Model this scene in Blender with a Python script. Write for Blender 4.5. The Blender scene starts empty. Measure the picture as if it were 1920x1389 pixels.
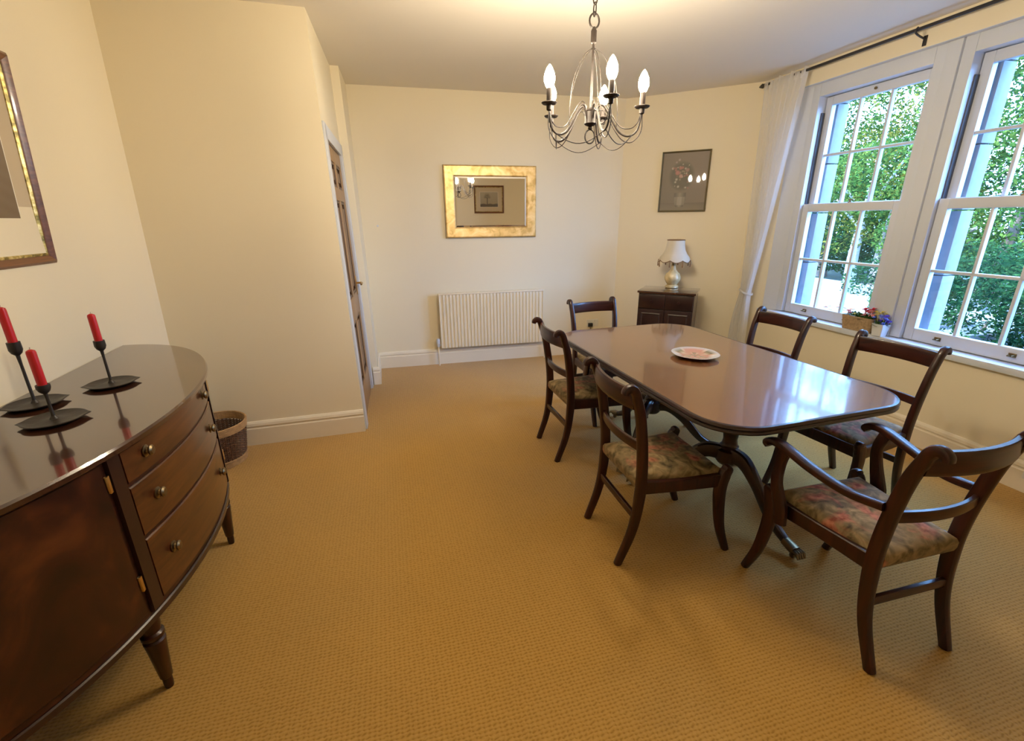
import bpy, bmesh, math, random
from mathutils import Vector, Matrix
random.seed(7)
S = bpy.context.scene
COL = S.collection
PI = math.pi

# ------------------------------------------------------------------ camera, sky, sun, exposure
EYE = 1.55
cd = bpy.data.cameras.new('camera'); cam = bpy.data.objects.new('camera', cd); COL.objects.link(cam)
cd.sensor_fit = 'HORIZONTAL'; cd.sensor_width = 36.0; cd.lens = 36.0 * 850.0 / 1920.0
cd.clip_start = 0.02; cd.clip_end = 300
pt, ro = math.radians(18.36), math.radians(-0.53)
_R = Vector((1, 0, 0)); _F = Vector((0, math.cos(pt), -math.sin(pt))); _U = Vector((0, math.sin(pt), math.cos(pt)))
_R2 = _R * math.cos(ro) + _U * math.sin(ro); _U2 = -_R * math.sin(ro) + _U * math.cos(ro)
cam.matrix_world = Matrix(((_R2.x, _U2.x, -_F.x, 0), (_R2.y, _U2.y, -_F.y, 0), (_R2.z, _U2.z, -_F.z, EYE), (0, 0, 0, 1)))
S.camera = cam
S.view_settings.view_transform = 'Standard'; S.view_settings.look = 'None'
S.view_settings.gamma = 1.0; S.view_settings.use_curve_mapping = False
S.view_settings.exposure = 0.0
SKY_STRENGTH = 33.0
SUN_ENERGY = 18.0
BULB = 590.0
wd = bpy.data.worlds.new('sky'); S.world = wd; wd.use_nodes = True
nt = wd.node_tree; nt.nodes.clear()
wo = nt.nodes.new('ShaderNodeOutputWorld'); bg = nt.nodes.new('ShaderNodeBackground')
bg.inputs['Color'].default_value = (0.23, 0.48, 1.0, 1); bg.inputs['Strength'].default_value = SKY_STRENGTH
nt.links.new(bg.outputs[0], wo.inputs[0])
sl = bpy.data.lights.new('sun', 'SUN'); sl.energy = SUN_ENERGY; sl.angle = math.radians(1.0); sl.color = (0.84, 0.92, 1.0)
sun = bpy.data.objects.new('sun', sl); COL.objects.link(sun); sun.location = (-6, -3, 12)
sun.rotation_euler = Vector((0.56, 0.12, -0.90)).to_track_quat('-Z', 'Y').to_euler()
try:
    S.cycles.use_denoising = True
    S.cycles.sample_clamp_indirect = 6.0
    S.cycles.max_bounces = 10; S.cycles.diffuse_bounces = 6; S.cycles.transparent_max_bounces = 16
    S.cycles.caustics_reflective = False; S.cycles.caustics_refractive = False
except Exception:
    pass

# ------------------------------------------------------------------ materials
def mat(name):
    m = bpy.data.materials.new(name); m.use_nodes = True
    n = m.node_tree; return m, n, n.nodes['Principled BSDF']
def N(n, t, **kw):
    x = n.nodes.new(t)
    for k, v in kw.items():
        if k in x.inputs: x.inputs[k].default_value = v
        else: setattr(x, k, v)
    return x
def L(n, a, b): n.links.new(a, b)
def ramp(n, fac, stops):
    r = n.nodes.new('ShaderNodeValToRGB'); e = r.color_ramp.elements
    while len(e) < len(stops): e.new(0.5)
    for i, (p, c) in enumerate(stops): e[i].position = p; e[i].color = (*c, 1)
    L(n, fac, r.inputs[0]); return r
def coords(n, kind='Object', scale=(1, 1, 1), rot=(0, 0, 0)):
    t = n.nodes.new('ShaderNodeTexCoord'); mp = n.nodes.new('ShaderNodeMapping')
    mp.inputs['Scale'].default_value = scale; mp.inputs['Rotation'].default_value = rot
    L(n, t.outputs[kind], mp.inputs[0]); return mp.outputs[0]
def plain(name, col, rough=0.5, metal=0.0, spec=0.5, bump=0.0, bscale=60, var=0.0, coat=0.0):
    m, n, b = mat(name)
    b.inputs['Base Color'].default_value = (*col, 1); b.inputs['Roughness'].default_value = rough
    b.inputs['Metallic'].default_value = metal; b.inputs['Specular IOR Level'].default_value = spec
    if coat: b.inputs['Coat Weight'].default_value = coat; b.inputs['Coat Roughness'].default_value = 0.08
    if bump or var:
        c = coords(n); nz = N(n, 'ShaderNodeTexNoise', Scale=bscale, Detail=4.0); L(n, c, nz.inputs['Vector'])
        if bump:
            bp = N(n, 'ShaderNodeBump', Strength=bump, Distance=0.004); L(n, nz.outputs[0], bp.inputs['Height']); L(n, bp.outputs[0], b.inputs['Normal'])
        if var:
            r = ramp(n, nz.outputs[0], [(0.3, tuple(x * (1 - var) for x in col)), (0.7, tuple(min(1, x * (1 + var)) for x in col))])
            L(n, r.outputs[0], b.inputs['Base Color'])
    return m
def wood(name, dark, light, axis='x', rough=0.25, scale=6.0, coat=0.6, spec=0.5, croug=0.08):
    m, n, b = mat(name)
    sc = {'x': (0.6, 8, 8), 'y': (8, 0.6, 8), 'z': (8, 8, 0.6)}[axis]
    c = coords(n, 'Object', sc)
    nz = N(n, 'ShaderNodeTexNoise', Scale=scale, Detail=6.0, Distortion=0.8); L(n, c, nz.inputs['Vector'])
    r = ramp(n, nz.outputs[0], [(0.32, dark), (0.68, light)])
    L(n, r.outputs[0], b.inputs['Base Color'])
    b.inputs['Roughness'].default_value = rough; b.inputs['Specular IOR Level'].default_value = spec
    b.inputs['Coat Weight'].default_value = coat; b.inputs['Coat Roughness'].default_value = croug
    return m

M = {}
M['wall'] = plain('cream_wall_paint', (0.80, 0.725, 0.545), 0.75, spec=0.25, bump=0.08, bscale=40)
M['ceiling'] = plain('ceiling_paint', (0.74, 0.70, 0.62), 0.85, spec=0.2, bump=0.05, bscale=30)
M['trim'] = plain('cream_gloss_paint', (0.80, 0.73, 0.58), 0.38)
M['white'] = plain('white_gloss_paint', (0.61, 0.655, 0.73), 0.32)
M['radiator'] = plain('radiator_enamel', (0.82, 0.74, 0.57), 0.35)
M['mahogany'] = wood('mahogany', (0.011, 0.0018, 0.0009), (0.044, 0.0075, 0.003), 'z', 0.36, 5, 0.25, spec=0.4)
M['mahogany_x'] = wood('mahogany_long', (0.012, 0.002, 0.001), (0.050, 0.010, 0.004), 'x', 0.34, 5, 0.25, spec=0.4)
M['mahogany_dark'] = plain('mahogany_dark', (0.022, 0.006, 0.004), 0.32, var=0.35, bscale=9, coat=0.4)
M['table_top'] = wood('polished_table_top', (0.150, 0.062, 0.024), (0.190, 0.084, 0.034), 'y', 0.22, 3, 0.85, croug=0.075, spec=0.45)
M['side_top'] = wood('polished_sideboard_top', (0.040, 0.014, 0.007), (0.065, 0.025, 0.013), 'x', 0.15, 4, 1.0, croug=0.05)
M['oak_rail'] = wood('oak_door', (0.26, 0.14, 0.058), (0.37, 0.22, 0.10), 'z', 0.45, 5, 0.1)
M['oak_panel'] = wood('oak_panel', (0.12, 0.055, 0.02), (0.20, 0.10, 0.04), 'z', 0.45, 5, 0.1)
M['oak_dark'] = plain('oak_moulding', (0.06, 0.024, 0.009), 0.4)
M['brass'] = plain('brass', (0.65, 0.45, 0.18), 0.28, 1.0)
M['old_brass'] = plain('aged_brass', (0.23, 0.17, 0.09), 0.38, 1.0)
M['iron'] = plain('black_iron', (0.032, 0.029, 0.028), 0.42, 0.3, bump=0.2, bscale=80)
M['bronze'] = plain('brown_wrought_iron', (0.012, 0.0065, 0.0038), 0.55, 0.0, bump=0.15, bscale=80)
M['sleeve'] = plain('candle_sleeve_brown', (0.018, 0.0095, 0.005), 0.6)
M['red_wax'] = plain('red_wax', (0.50, 0.008, 0.014), 0.35)
M['wick'] = plain('wick', (0.5, 0.4, 0.35), 0.8)
M['slate'] = plain('grey_frame_edge', (0.10, 0.095, 0.10), 0.5)
M['channel'] = plain('sash_channel', (0.07, 0.075, 0.09), 0.5)
M['stone'] = plain('pale_ashlar', (0.22, 0.225, 0.23), 0.9, bump=0.2, bscale=30, var=0.06)
M['paving'] = plain('pale_paving', (0.17, 0.175, 0.175), 0.9, var=0.08, bscale=3)
M['lawn'] = plain('lawn_grass', (0.010, 0.028, 0.008), 0.95, var=0.4, bscale=4)
M['bark'] = plain('bark', (0.12, 0.085, 0.06), 0.9, bump=0.5, bscale=20, var=0.3)
M['pale_bark'] = plain('silver_bark', (0.38, 0.36, 0.33), 0.9, bump=0.3, bscale=20, var=0.3)
M['mount'] = plain('cream_mount_card', (0.55, 0.46, 0.32), 0.8)
M['mount_edge'] = plain('white_mount_bevel', (0.85, 0.82, 0.74), 0.7)
M['frame_brown'] = wood('brown_frame_wood', (0.10, 0.035, 0.014), (0.20, 0.075, 0.03), 'x', 0.35, 8, 0.3)
M['mirror'] = plain('mirror_silver', (0.96, 0.96, 0.94), 0.012, 1.0)
M['socket'] = plain('white_plastic', (0.72, 0.69, 0.60), 0.35)
M['black'] = plain('black_plastic', (0.02, 0.02, 0.02), 0.4)
M['ceramic'] = plain('white_ceramic', (0.72, 0.75, 0.80), 0.2)
M['onyx'] = plain('cream_onyx', (0.62, 0.50, 0.28), 0.22, var=0.35, bscale=14, coat=0.5)
M['fringe'] = plain('brown_braid', (0.20, 0.11, 0.05), 0.8)
M['leaf_green'] = plain('pot_leaf', (0.03, 0.09, 0.02), 0.5)
for k, c in dict(red=(0.55, 0.03, 0.05), pink=(0.75, 0.32, 0.32), yellow=(0.80, 0.68, 0.22), purple=(0.10, 0.06, 0.48), blue=(0.12, 0.18, 0.62)).items():
    M['petal_' + k] = plain('petal_' + k, c, 0.6)

def gold_leaf():
    m, n, b = mat('gold_leaf'); c = coords(n, 'Object', (1, 1, 1))
    nz = N(n, 'ShaderNodeTexNoise', Scale=9.0, Detail=5.0, Distortion=1.5); L(n, c, nz.inputs['Vector'])
    r = ramp(n, nz.outputs[0], [(0.35, (0.55, 0.36, 0.12)), (0.5, (0.75, 0.53, 0.22)), (0.68, (0.85, 0.66, 0.34))])
    L(n, r.outputs[0], b.inputs['Base Color']); b.inputs['Metallic'].default_value = 0.55; b.inputs['Roughness'].default_value = 0.42
    bp = N(n, 'ShaderNodeBump', Strength=0.15, Distance=0.003); L(n, nz.outputs[0], bp.inputs['Height']); L(n, bp.outputs[0], b.inputs['Normal'])
    return m
M['gold'] = gold_leaf()
def gilt():
    m, n, b = mat('gilt_slip'); c = coords(n)
    nz = N(n, 'ShaderNodeTexNoise', Scale=45.0, Detail=4.0); L(n, c, nz.inputs['Vector'])
    r = ramp(n, nz.outputs[0], [(0.38, (0.16, 0.13, 0.04)), (0.55, (0.55, 0.44, 0.14)), (0.7, (0.85, 0.75, 0.4))])
    L(n, r.outputs[0], b.inputs['Base Color']); b.inputs['Metallic'].default_value = 0.6; b.inputs['Roughness'].default_value = 0.4
    return m
M['gilt'] = gilt()
def carpet():
    m, n, b = mat('looped_carpet')
    c = coords(n, 'Object', (1, 1, 1), (0, 0, -math.radians(15)))
    sx = n.nodes.new('ShaderNodeSeparateXYZ'); L(n, c, sx.inputs[0])
    def wave(sock, pitch):
        a = N(n, 'ShaderNodeMath', operation='MULTIPLY'); L(n, sock, a.inputs[0]); a.inputs[1].default_value = 2 * PI / pitch
        s = N(n, 'ShaderNodeMath', operation='SINE'); L(n, a.outputs[0], s.inputs[0]); return s.outputs[0]
    nz = N(n, 'ShaderNodeTexNoise', Scale=55.0, Detail=3.0); L(n, c, nz.inputs['Vector'])
    jit = N(n, 'ShaderNodeMath', operation='MULTIPLY_ADD'); L(n, nz.outputs[0], jit.inputs[0]); jit.inputs[1].default_value = 0.016; L(n, sx.outputs[1], jit.inputs[2])
    jx = N(n, 'ShaderNodeMath', operation='MULTIPLY_ADD'); L(n, nz.outputs[0], jx.inputs[0]); jx.inputs[1].default_value = 0.028; L(n, sx.outputs[0], jx.inputs[2])
    w1 = wave(jit.outputs[0], 0.0135); w2 = wave(jx.outputs[0], 0.017)
    ad = N(n, 'ShaderNodeMath', operation='MULTIPLY_ADD'); L(n, w2, ad.inputs[0]); ad.inputs[1].default_value = 0.55; L(n, w1, ad.inputs[2])
    mr = N(n, 'ShaderNodeMapRange'); L(n, ad.outputs[0], mr.inputs[0]); mr.inputs[1].default_value = -1.5; mr.inputs[2].default_value = 1.5
    big = N(n, 'ShaderNodeTexNoise', Scale=1.3, Detail=3.0); L(n, c, big.inputs['Vector'])
    r = ramp(n, mr.outputs[0], [(0.0, (0.32, 0.175, 0.030)), (0.35, (0.450, 0.260, 0.058)), (1.0, (0.505, 0.302, 0.077))])
    r2 = ramp(n, big.outputs[0], [(0.3, (0.92, 0.92, 0.92)), (0.7, (1.04, 1.03, 1.0))])
    mx = N(n, 'ShaderNodeMix', data_type='RGBA', blend_type='MULTIPLY'); mx.inputs['Factor'].default_value = 1
    L(n, r.outputs[0], mx.inputs['A']); L(n, r2.outputs[0], mx.inputs['B']); L(n, mx.outputs['Result'], b.inputs['Base Color'])
    b.inputs['Roughness'].default_value = 0.95; b.inputs['Specular IOR Level'].default_value = 0.15
    b.inputs['Sheen Weight'].default_value = 0.25; b.inputs['Sheen Roughness'].default_value = 0.5
    bp = N(n, 'ShaderNodeBump', Strength=0.32, Distance=0.004); L(n, mr.outputs[0], bp.inputs['Height']); L(n, bp.outputs[0], b.inputs['Normal'])
    return m
M['carpet'] = carpet()
def tapestry():
    m, n, b = mat('floral_tapestry'); c = coords(n)
    nz = N(n, 'ShaderNodeTexNoise', Scale=16.0, Detail=5.0, Distortion=1.2); L(n, c, nz.inputs['Vector'])
    base = ramp(n, nz.outputs[0], [(0.30, (0.050, 0.036, 0.014)), (0.46, (0.17, 0.125, 0.055)), (0.60, (0.29, 0.21, 0.10)), (0.74, (0.42, 0.32, 0.17))])
    n2 = N(n, 'ShaderNodeTexNoise', Scale=7.0, Detail=3.0, Distortion=0.6); L(n, c, n2.inputs['Vector'])
    f = ramp(n, n2.outputs[0], [(0.55, (0, 0, 0)), (0.63, (1, 1, 1))])
    n3 = N(n, 'ShaderNodeTexNoise', Scale=40.0, Detail=2.0); L(n, c, n3.inputs['Vector'])
    pk = ramp(n, n3.outputs[0], [(0.35, (0.22, 0.055, 0.030)), (0.6, (0.48, 0.19, 0.11))])
    mx = N(n, 'ShaderNodeMix', data_type='RGBA'); L(n, f.outputs[0], mx.inputs['Factor']); L(n, base.outputs[0], mx.inputs['A']); L(n, pk.outputs[0], mx.inputs['B'])
    L(n, mx.outputs['Result'], b.inputs['Base Color']); b.inputs['Roughness'].default_value = 0.7; b.inputs['Specular IOR Level'].default_value = 0.25; b.inputs['Sheen Weight'].default_value = 0.08
    bp = N(n, 'ShaderNodeBump', Strength=0.3, Distance=0.003); L(n, n3.outputs[0], bp.inputs['Height']); L(n, bp.outputs[0], b.inputs['Normal'])
    return m
M['tapestry'] = tapestry()
def flame_veneer():
    m, n, b = mat('flame_mahogany_veneer'); c = coords(n, 'Object', (1.6, 1, 1.0), (0, math.radians(32), 0))
    nz = N(n, 'ShaderNodeTexNoise', Scale=3.0, Detail=6.0, Distortion=2.2); L(n, c, nz.inputs['Vector'])
    r = ramp(n, nz.outputs[0], [(0.30, (0.008, 0.0012, 0.0008)), (0.52, (0.034, 0.0055, 0.002)), (0.74, (0.10, 0.024, 0.006))])
    L(n, r.outputs[0], b.inputs['Base Color']); b.inputs['Roughness'].default_value = 0.3
    b.inputs['Coat Weight'].default_value = 0.3; b.inputs['Coat Roughness'].default_value = 0.12
    return m
M['veneer'] = flame_veneer()
M['drawer'] = wood('drawer_veneer', (0.040, 0.009, 0.003), (0.105, 0.032, 0.008), 'x', 0.28, 4, 0.5, croug=0.10)
def glass():
    m = bpy.data.materials.new('window_glass'); m.use_nodes = True; n = m.node_tree; n.nodes.clear()
    o = N(n, 'ShaderNodeOutputMaterial'); t = N(n, 'ShaderNodeBsdfTransparent'); g = N(n, 'ShaderNodeBsdfGlossy', Roughness=0.0)
    t.inputs[0].default_value = (0.96, 0.98, 0.98, 1)
    lw = N(n, 'ShaderNodeLayerWeight'); lw.inputs['Blend'].default_value = 0.5; mx = N(n, 'ShaderNodeMixShader')
    pw = N(n, 'ShaderNodeMath', operation='POWER'); L(n, lw.outputs['Facing'], pw.inputs[0]); pw.inputs[1].default_value = 5.0
    fr = N(n, 'ShaderNodeMath', operation='MULTIPLY_ADD'); L(n, pw.outputs[0], fr.inputs[0]); fr.inputs[1].default_value = 0.92; fr.inputs[2].default_value = 0.06
    L(n, fr.outputs[0], mx.inputs[0]); L(n, t.outputs[0], mx.inputs[1]); L(n, g.outputs[0], mx.inputs[2]); L(n, mx.outputs[0], o.inputs[0]); return m
M['glass'] = glass()
def sheer():
    m = bpy.data.materials.new('sheer_voile'); m.use_nodes = True; n = m.node_tree; n.nodes.clear()
    o = N(n, 'ShaderNodeOutputMaterial'); t = N(n, 'ShaderNodeBsdfTransparent'); d = N(n, 'ShaderNodeBsdfDiffuse'); tr = N(n, 'ShaderNodeBsdfTranslucent')
    d.inputs[0].default_value = (0.88, 0.87, 0.85, 1); tr.inputs[0].default_value = (0.88, 0.88, 0.88, 1)
    a = N(n, 'ShaderNodeMixShader'); a.inputs[0].default_value = 0.45; L(n, d.outputs[0], a.inputs[1]); L(n, tr.outputs[0], a.inputs[2])
    b2 = N(n, 'ShaderNodeMixShader'); b2.inputs[0].default_value = 0.28; L(n, a.outputs[0], b2.inputs[1]); L(n, t.outputs[0], b2.inputs[2]); L(n, b2.outputs[0], o.inputs[0]); return m
M['sheer'] = sheer()
def emissive(name, col, s):
    m = bpy.data.materials.new(name); m.use_nodes = True; n = m.node_tree; n.nodes.clear()
    o = N(n, 'ShaderNodeOutputMaterial'); e = N(n, 'ShaderNodeEmission'); e.inputs[0].default_value = (*col, 1); e.inputs[1].default_value = s
    L(n, e.outputs[0], o.inputs[0]); return m
M['bulb'] = emissive('lit_candle_bulb', (1.0, 0.83, 0.60), BULB)
def leafy(name, stops, scale=1.5):
    m = bpy.data.materials.new(name); m.use_nodes = True; n = m.node_tree; n.nodes.clear()
    o = N(n, 'ShaderNodeOutputMaterial'); c = coords(n)
    nz = N(n, 'ShaderNodeTexNoise', Scale=scale, Detail=2.0); L(n, c, nz.inputs['Vector'])
    wn = N(n, 'ShaderNodeTexWhiteNoise', noise_dimensions='3D')
    sn = N(n, 'ShaderNodeVectorMath', operation='SNAP'); L(n, c, sn.inputs[0]); sn.inputs[1].default_value = (0.12, 0.12, 0.12); L(n, sn.outputs[0], wn.inputs['Vector'])
    ad = N(n, 'ShaderNodeMath', operation='MULTIPLY_ADD'); L(n, wn.outputs[0], ad.inputs[0]); ad.inputs[1].default_value = 0.35; L(n, nz.outputs[0], ad.inputs[2])
    sb = N(n, 'ShaderNodeMath', operation='SUBTRACT'); L(n, ad.outputs[0], sb.inputs[0]); sb.inputs[1].default_value = 0.17
    r = ramp(n, sb.outputs[0], stops)
    d = N(n, 'ShaderNodeBsdfDiffuse'); t = N(n, 'ShaderNodeBsdfTranslucent'); L(n, r.outputs[0], d.inputs[0]); L(n, r.outputs[0], t.inputs[0])
    mx = N(n, 'ShaderNodeMixShader'); mx.inputs[0].default_value = 0.35; L(n, d.outputs[0], mx.inputs[1]); L(n, t.outputs[0], mx.inputs[2]); L(n, mx.outputs[0], o.inputs[0]); return m
M['leaf_mix'] = leafy('leaf_yellow_green', [(0.25, (0.0141, 0.0382, 0.0107)), (0.5, (0.0471, 0.0842, 0.0144)), (0.68, (0.1603, 0.1377, 0.0216)), (0.85, (0.2356, 0.1377, 0.0288))])
M['leaf_dark'] = leafy('leaf_dark_green', [(0.25, (0.0057, 0.0229, 0.0126)), (0.55, (0.0189, 0.0536, 0.0179)), (0.8, (0.0425, 0.0918, 0.0253))])
M['leaf_bright'] = leafy('leaf_bright_green', [(0.25, (0.0141, 0.0421, 0.0107)), (0.5, (0.0425, 0.0918, 0.0179)), (0.8, (0.1132, 0.1454, 0.0253))])
M['leaf_fallen'] = leafy('leaf_fallen', [(0.25, (0.12, 0.035, 0.015)), (0.55, (0.24, 0.11, 0.06)), (0.8, (0.30, 0.20, 0.14))], 9)
def wicker():
    m, n, b = mat('wicker'); c = coords(n, 'Object', (1, 1, 1))
    nz = N(n, 'ShaderNodeTexNoise', Scale=60.0, Detail=3.0); L(n, c, nz.inputs['Vector'])
    r = ramp(n, nz.outputs[0], [(0.35, (0.055, 0.022, 0.008)), (0.65, (0.16, 0.07, 0.028))])
    L(n, r.outputs[0], b.inputs['Base Color']); b.inputs['Roughness'].default_value = 0.5; return m
M['wicker'] = wicker()
M['cane'] = plain('pale_cane', (0.42, 0.26, 0.12), 0.45, var=0.2, bscale=40)
M['cane_light'] = plain('bleached_cane', (0.58, 0.46, 0.33), 0.5, var=0.25, bscale=60)
M['seagrass'] = plain('seagrass_box', (0.36, 0.25, 0.14), 0.7, bump=0.5, bscale=90, var=0.25)
M['plate_glaze'] = None
def vcol(name, rough=0.5, coat=0.0, spec=0.5):
    m, n, b = mat(name); a = N(n, 'ShaderNodeVertexColor', layer_name='paint'); L(n, a.outputs[0], b.inputs['Base Color'])
    b.inputs['Roughness'].default_value = rough; b.inputs['Specular IOR Level'].default_value = spec
    b.inputs['Coat Weight'].default_value = coat; b.inputs['Coat Roughness'].default_value = 0.02; return m
M['print'] = vcol('printed_picture_under_glass', 0.6, 1.0)
M['plate'] = vcol('painted_glaze', 0.25, 0.8)

# ------------------------------------------------------------------ mesh helpers
class MB:
    def __init__(s): s.v = []; s.f = []
    def add(s, verts, faces, T=None):
        o = len(s.v)
        for p in verts:
            p = Vector(p); s.v.append(T @ p if T else p)
        s.f += [tuple(o + i for i in f) for f in faces]
    def box(s, x0, x1, y0, y1, z0, z1, T=None):
        s.add([(x0, y0, z0), (x1, y0, z0), (x1, y1, z0), (x0, y1, z0), (x0, y0, z1), (x1, y0, z1), (x1, y1, z1), (x0, y1, z1)],
              [(0, 3, 2, 1), (4, 5, 6, 7), (0, 1, 5, 4), (1, 2, 6, 5), (2, 3, 7, 6), (3, 0, 4, 7)], T)
    def rbox(s, x0, x1, y0, y1, z0, z1, r=0.004, T=None):      # box with chamfered edges
        bm = bmesh.new(); bmesh.ops.create_cube(bm, size=1)
        for v in bm.verts: v.co = Vector(((x0 + x1) / 2 + v.co.x * (x1 - x0), (y0 + y1) / 2 + v.co.y * (y1 - y0), (z0 + z1) / 2 + v.co.z * (z1 - z0)))
        r = min(r, 0.45 * min(x1 - x0, y1 - y0, z1 - z0))
        bmesh.ops.bevel(bm, geom=bm.edges[:], offset=r, segments=2, affect='EDGES', profile=0.6)
        s.frombm(bm, T)
    def frombm(s, bm, T=None):
        bm.verts.index_update(); s.add([v.co.copy() for v in bm.verts], [tuple(v.index for v in f.verts) for f in bm.faces], T); bm.free()
    def lathe(s, prof, n=24, T=None, caps=True, sx=1, sy=1):    # prof: (r, z) bottom to top
        vs = []; fs = []
        for r, z in prof:
            for i in range(n):
                a = 2 * PI * i / n; vs.append((r * math.cos(a) * sx, r * math.sin(a) * sy, z))
        for k in range(len(prof) - 1):
            for i in range(n):
                j = (i + 1) % n; fs.append((k * n + i, k * n + j, (k + 1) * n + j, (k + 1) * n + i))
        if caps:
            fs.append(tuple(range(n - 1, -1, -1))); fs.append(tuple((len(prof) - 1) * n + i for i in range(n)))
        s.add(vs, fs, T)
    def tube(s, pts, r, n=8, closed=False, T=None, caps=True):
        pts = [Vector(p) for p in pts]; m = len(pts); rs = r if isinstance(r, (list, tuple)) else [r] * m
        tang = []
        for i in range(m):
            a = pts[(i - 1) % m] if closed or i > 0 else pts[i]; b = pts[(i + 1) % m] if closed or i < m - 1 else pts[i]
            t = (b - a); tang.append(t.normalized() if t.length > 1e-9 else Vector((0, 0, 1)))
        up = Vector((0, 0, 1)) if abs(tang[0].z) < 0.9 else Vector((1, 0, 0))
        nrm = (up - tang[0] * up.dot(tang[0])).normalized(); vs = []; fs = []
        for i in range(m):
            nrm = (nrm - tang[i] * nrm.dot(tang[i])); nrm.normalize(); bn = tang[i].cross(nrm)
            for k in range(n):
                a = 2 * PI * k / n; vs.append(pts[i] + (nrm * math.cos(a) + bn * math.sin(a)) * rs[i])
        for i in range(m if closed else m - 1):
            for k in range(n):
                k2 = (k + 1) % n; j = (i + 1) % m; fs.append((i * n + k, i * n + k2, j * n + k2, j * n + k))
        if not closed and caps: fs.append(tuple(range(n - 1, -1, -1))); fs.append(tuple((m - 1) * n + k for k in range(n)))
        s.add(vs, fs, T)
    def sweep(s, pts, w, d, lat=(1, 0, 0), n=12, p=3.2, T=None):   # superellipse section: w along lat, d across
        pts = [Vector(q) for q in pts]; m = len(pts); lat = Vector(lat).normalized()
        W = w if isinstance(w, (list, tuple)) else [w] * m; D = d if isinstance(d, (list, tuple)) else [d] * m
        vs = []; fs = []
        for i in range(m):
            t = (pts[min(i + 1, m - 1)] - pts[max(i - 1, 0)]).normalized()
            l = (lat - t * lat.dot(t)).normalized(); nn = t.cross(l)
            for k in range(n):
                a = 2 * PI * (k + 0.5) / n; c, q = math.cos(a), math.sin(a)
                c = math.copysign(abs(c) ** (2 / p), c); q = math.copysign(abs(q) ** (2 / p), q)
                vs.append(pts[i] + l * c * W[i] / 2 + nn * q * D[i] / 2)
        for i in range(m - 1):
            for k in range(n):
                k2 = (k + 1) % n; fs.append((i * n + k, i * n + k2, (i + 1) * n + k2, (i + 1) * n + k))
        fs.append(tuple(range(n - 1, -1, -1))); fs.append(tuple((m - 1) * n + k for k in range(n)))
        s.add(vs, fs, T)
    def loft(s, rings, caps=True, T=None):                         # rings: lists of points of equal length, bottom to top
        n = len(rings[0]); vs = [p for r in rings for p in r]; fs = []
        for k in range(len(rings) - 1):
            for i in range(n):
                j = (i + 1) % n; fs.append((k * n + i, k * n + j, (k + 1) * n + j, (k + 1) * n + i))
        if caps: fs.append(tuple(range(n - 1, -1, -1))); fs.append(tuple((len(rings) - 1) * n + i for i in range(n)))
        s.add(vs, fs, T)
    def grid(s, fn, nu, nv, T=None):
        vs = [fn(i / nu, j / nv) for j in range(nv + 1) for i in range(nu + 1)]
        fs = [(j * (nu + 1) + i, j * (nu + 1) + i + 1, (j + 1) * (nu + 1) + i + 1, (j + 1) * (nu + 1) + i) for j in range(nv) for i in range(nu)]
        s.add(vs, fs, T)
    def mesh(s, name, m, smooth=35):
        me = bpy.data.meshes.new(name); me.from_pydata([tuple(v) for v in s.v], [], s.f); me.update()
        bm = bmesh.new(); bm.from_mesh(me); bmesh.ops.recalc_face_normals(bm, faces=bm.faces[:]); bm.to_mesh(me); bm.free()
        if m: me.materials.append(m)
        if smooth:
            for p in me.polygons: p.use_smooth = True
            try: me.set_sharp_from_angle(angle=math.radians(smooth))
            except Exception: pass
        return me
    def build(s, name, m, parent=None, smooth=35, label=None):
        o = bpy.data.objects.new(name, s.mesh(name, m, smooth)); COL.objects.link(o)
        if parent: o.parent = parent
        if label: o['label'] = label
        return o
def spline(pts, k=6):                                              # Catmull-Rom through points
    P = [Vector(p) for p in pts]; out = []
    for i in range(len(P) - 1):
        a = P[i - 1] if i else P[0] * 2 - P[1]; b, c = P[i], P[i + 1]; d = P[i + 2] if i + 2 < len(P) else P[-1] * 2 - P[-2]
        for j in range(k):
            t = j / k; out.append(0.5 * ((2 * b) + (c - a) * t + (2 * a - 5 * b + 4 * c - d) * t * t + (3 * b - a - 3 * c + d) * t ** 3))
    out.append(P[-1]); return out
def lerp(a, b, t): return a + (b - a) * t
def series(vals, m):                                               # stretch a short list to m values
    return [lerp(vals[min(int(i / (m - 1) * (len(vals) - 1)), len(vals) - 2)], vals[min(int(i / (m - 1) * (len(vals) - 1)), len(vals) - 2) + 1], i / (m - 1) * (len(vals) - 1) - min(int(i / (m - 1) * (len(vals) - 1)), len(vals) - 2)) for i in range(m)]
def tag(o, label, cat, group=None, kind=None):
    o['label'] = label; o['category'] = cat
    if group: o['group'] = group
    if kind: o['kind'] = kind
    return o
def thing(name, label, cat, loc=(0, 0, 0), rz=0.0, group=None, kind=None):
    o = bpy.data.objects.new(name, None); COL.objects.link(o); o.empty_display_size = 0.1
    o.location = loc; o.rotation_euler = (0, 0, rz); return tag(o, label, cat, group, kind)
def dup(root, loc, rz, label):
    def cp(o, par):
        c = o.copy(); COL.objects.link(c)
        if par: c.parent = par
        for ch in list(o.children): cp(ch, c)
        return c
    r = cp(root, None); r.location = loc; r.rotation_euler = (0, 0, rz); r['label'] = label; return r
def paint(o, fn):                                                  # flat print: colour per vertex from its local position
    me = o.data; a = me.color_attributes.new('paint', 'FLOAT_COLOR', 'POINT')
    for i, v in enumerate(me.vertices): a.data[i].color = (*fn(v.co), 1)
def V2(a, b): return Vector((a, b))

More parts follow.
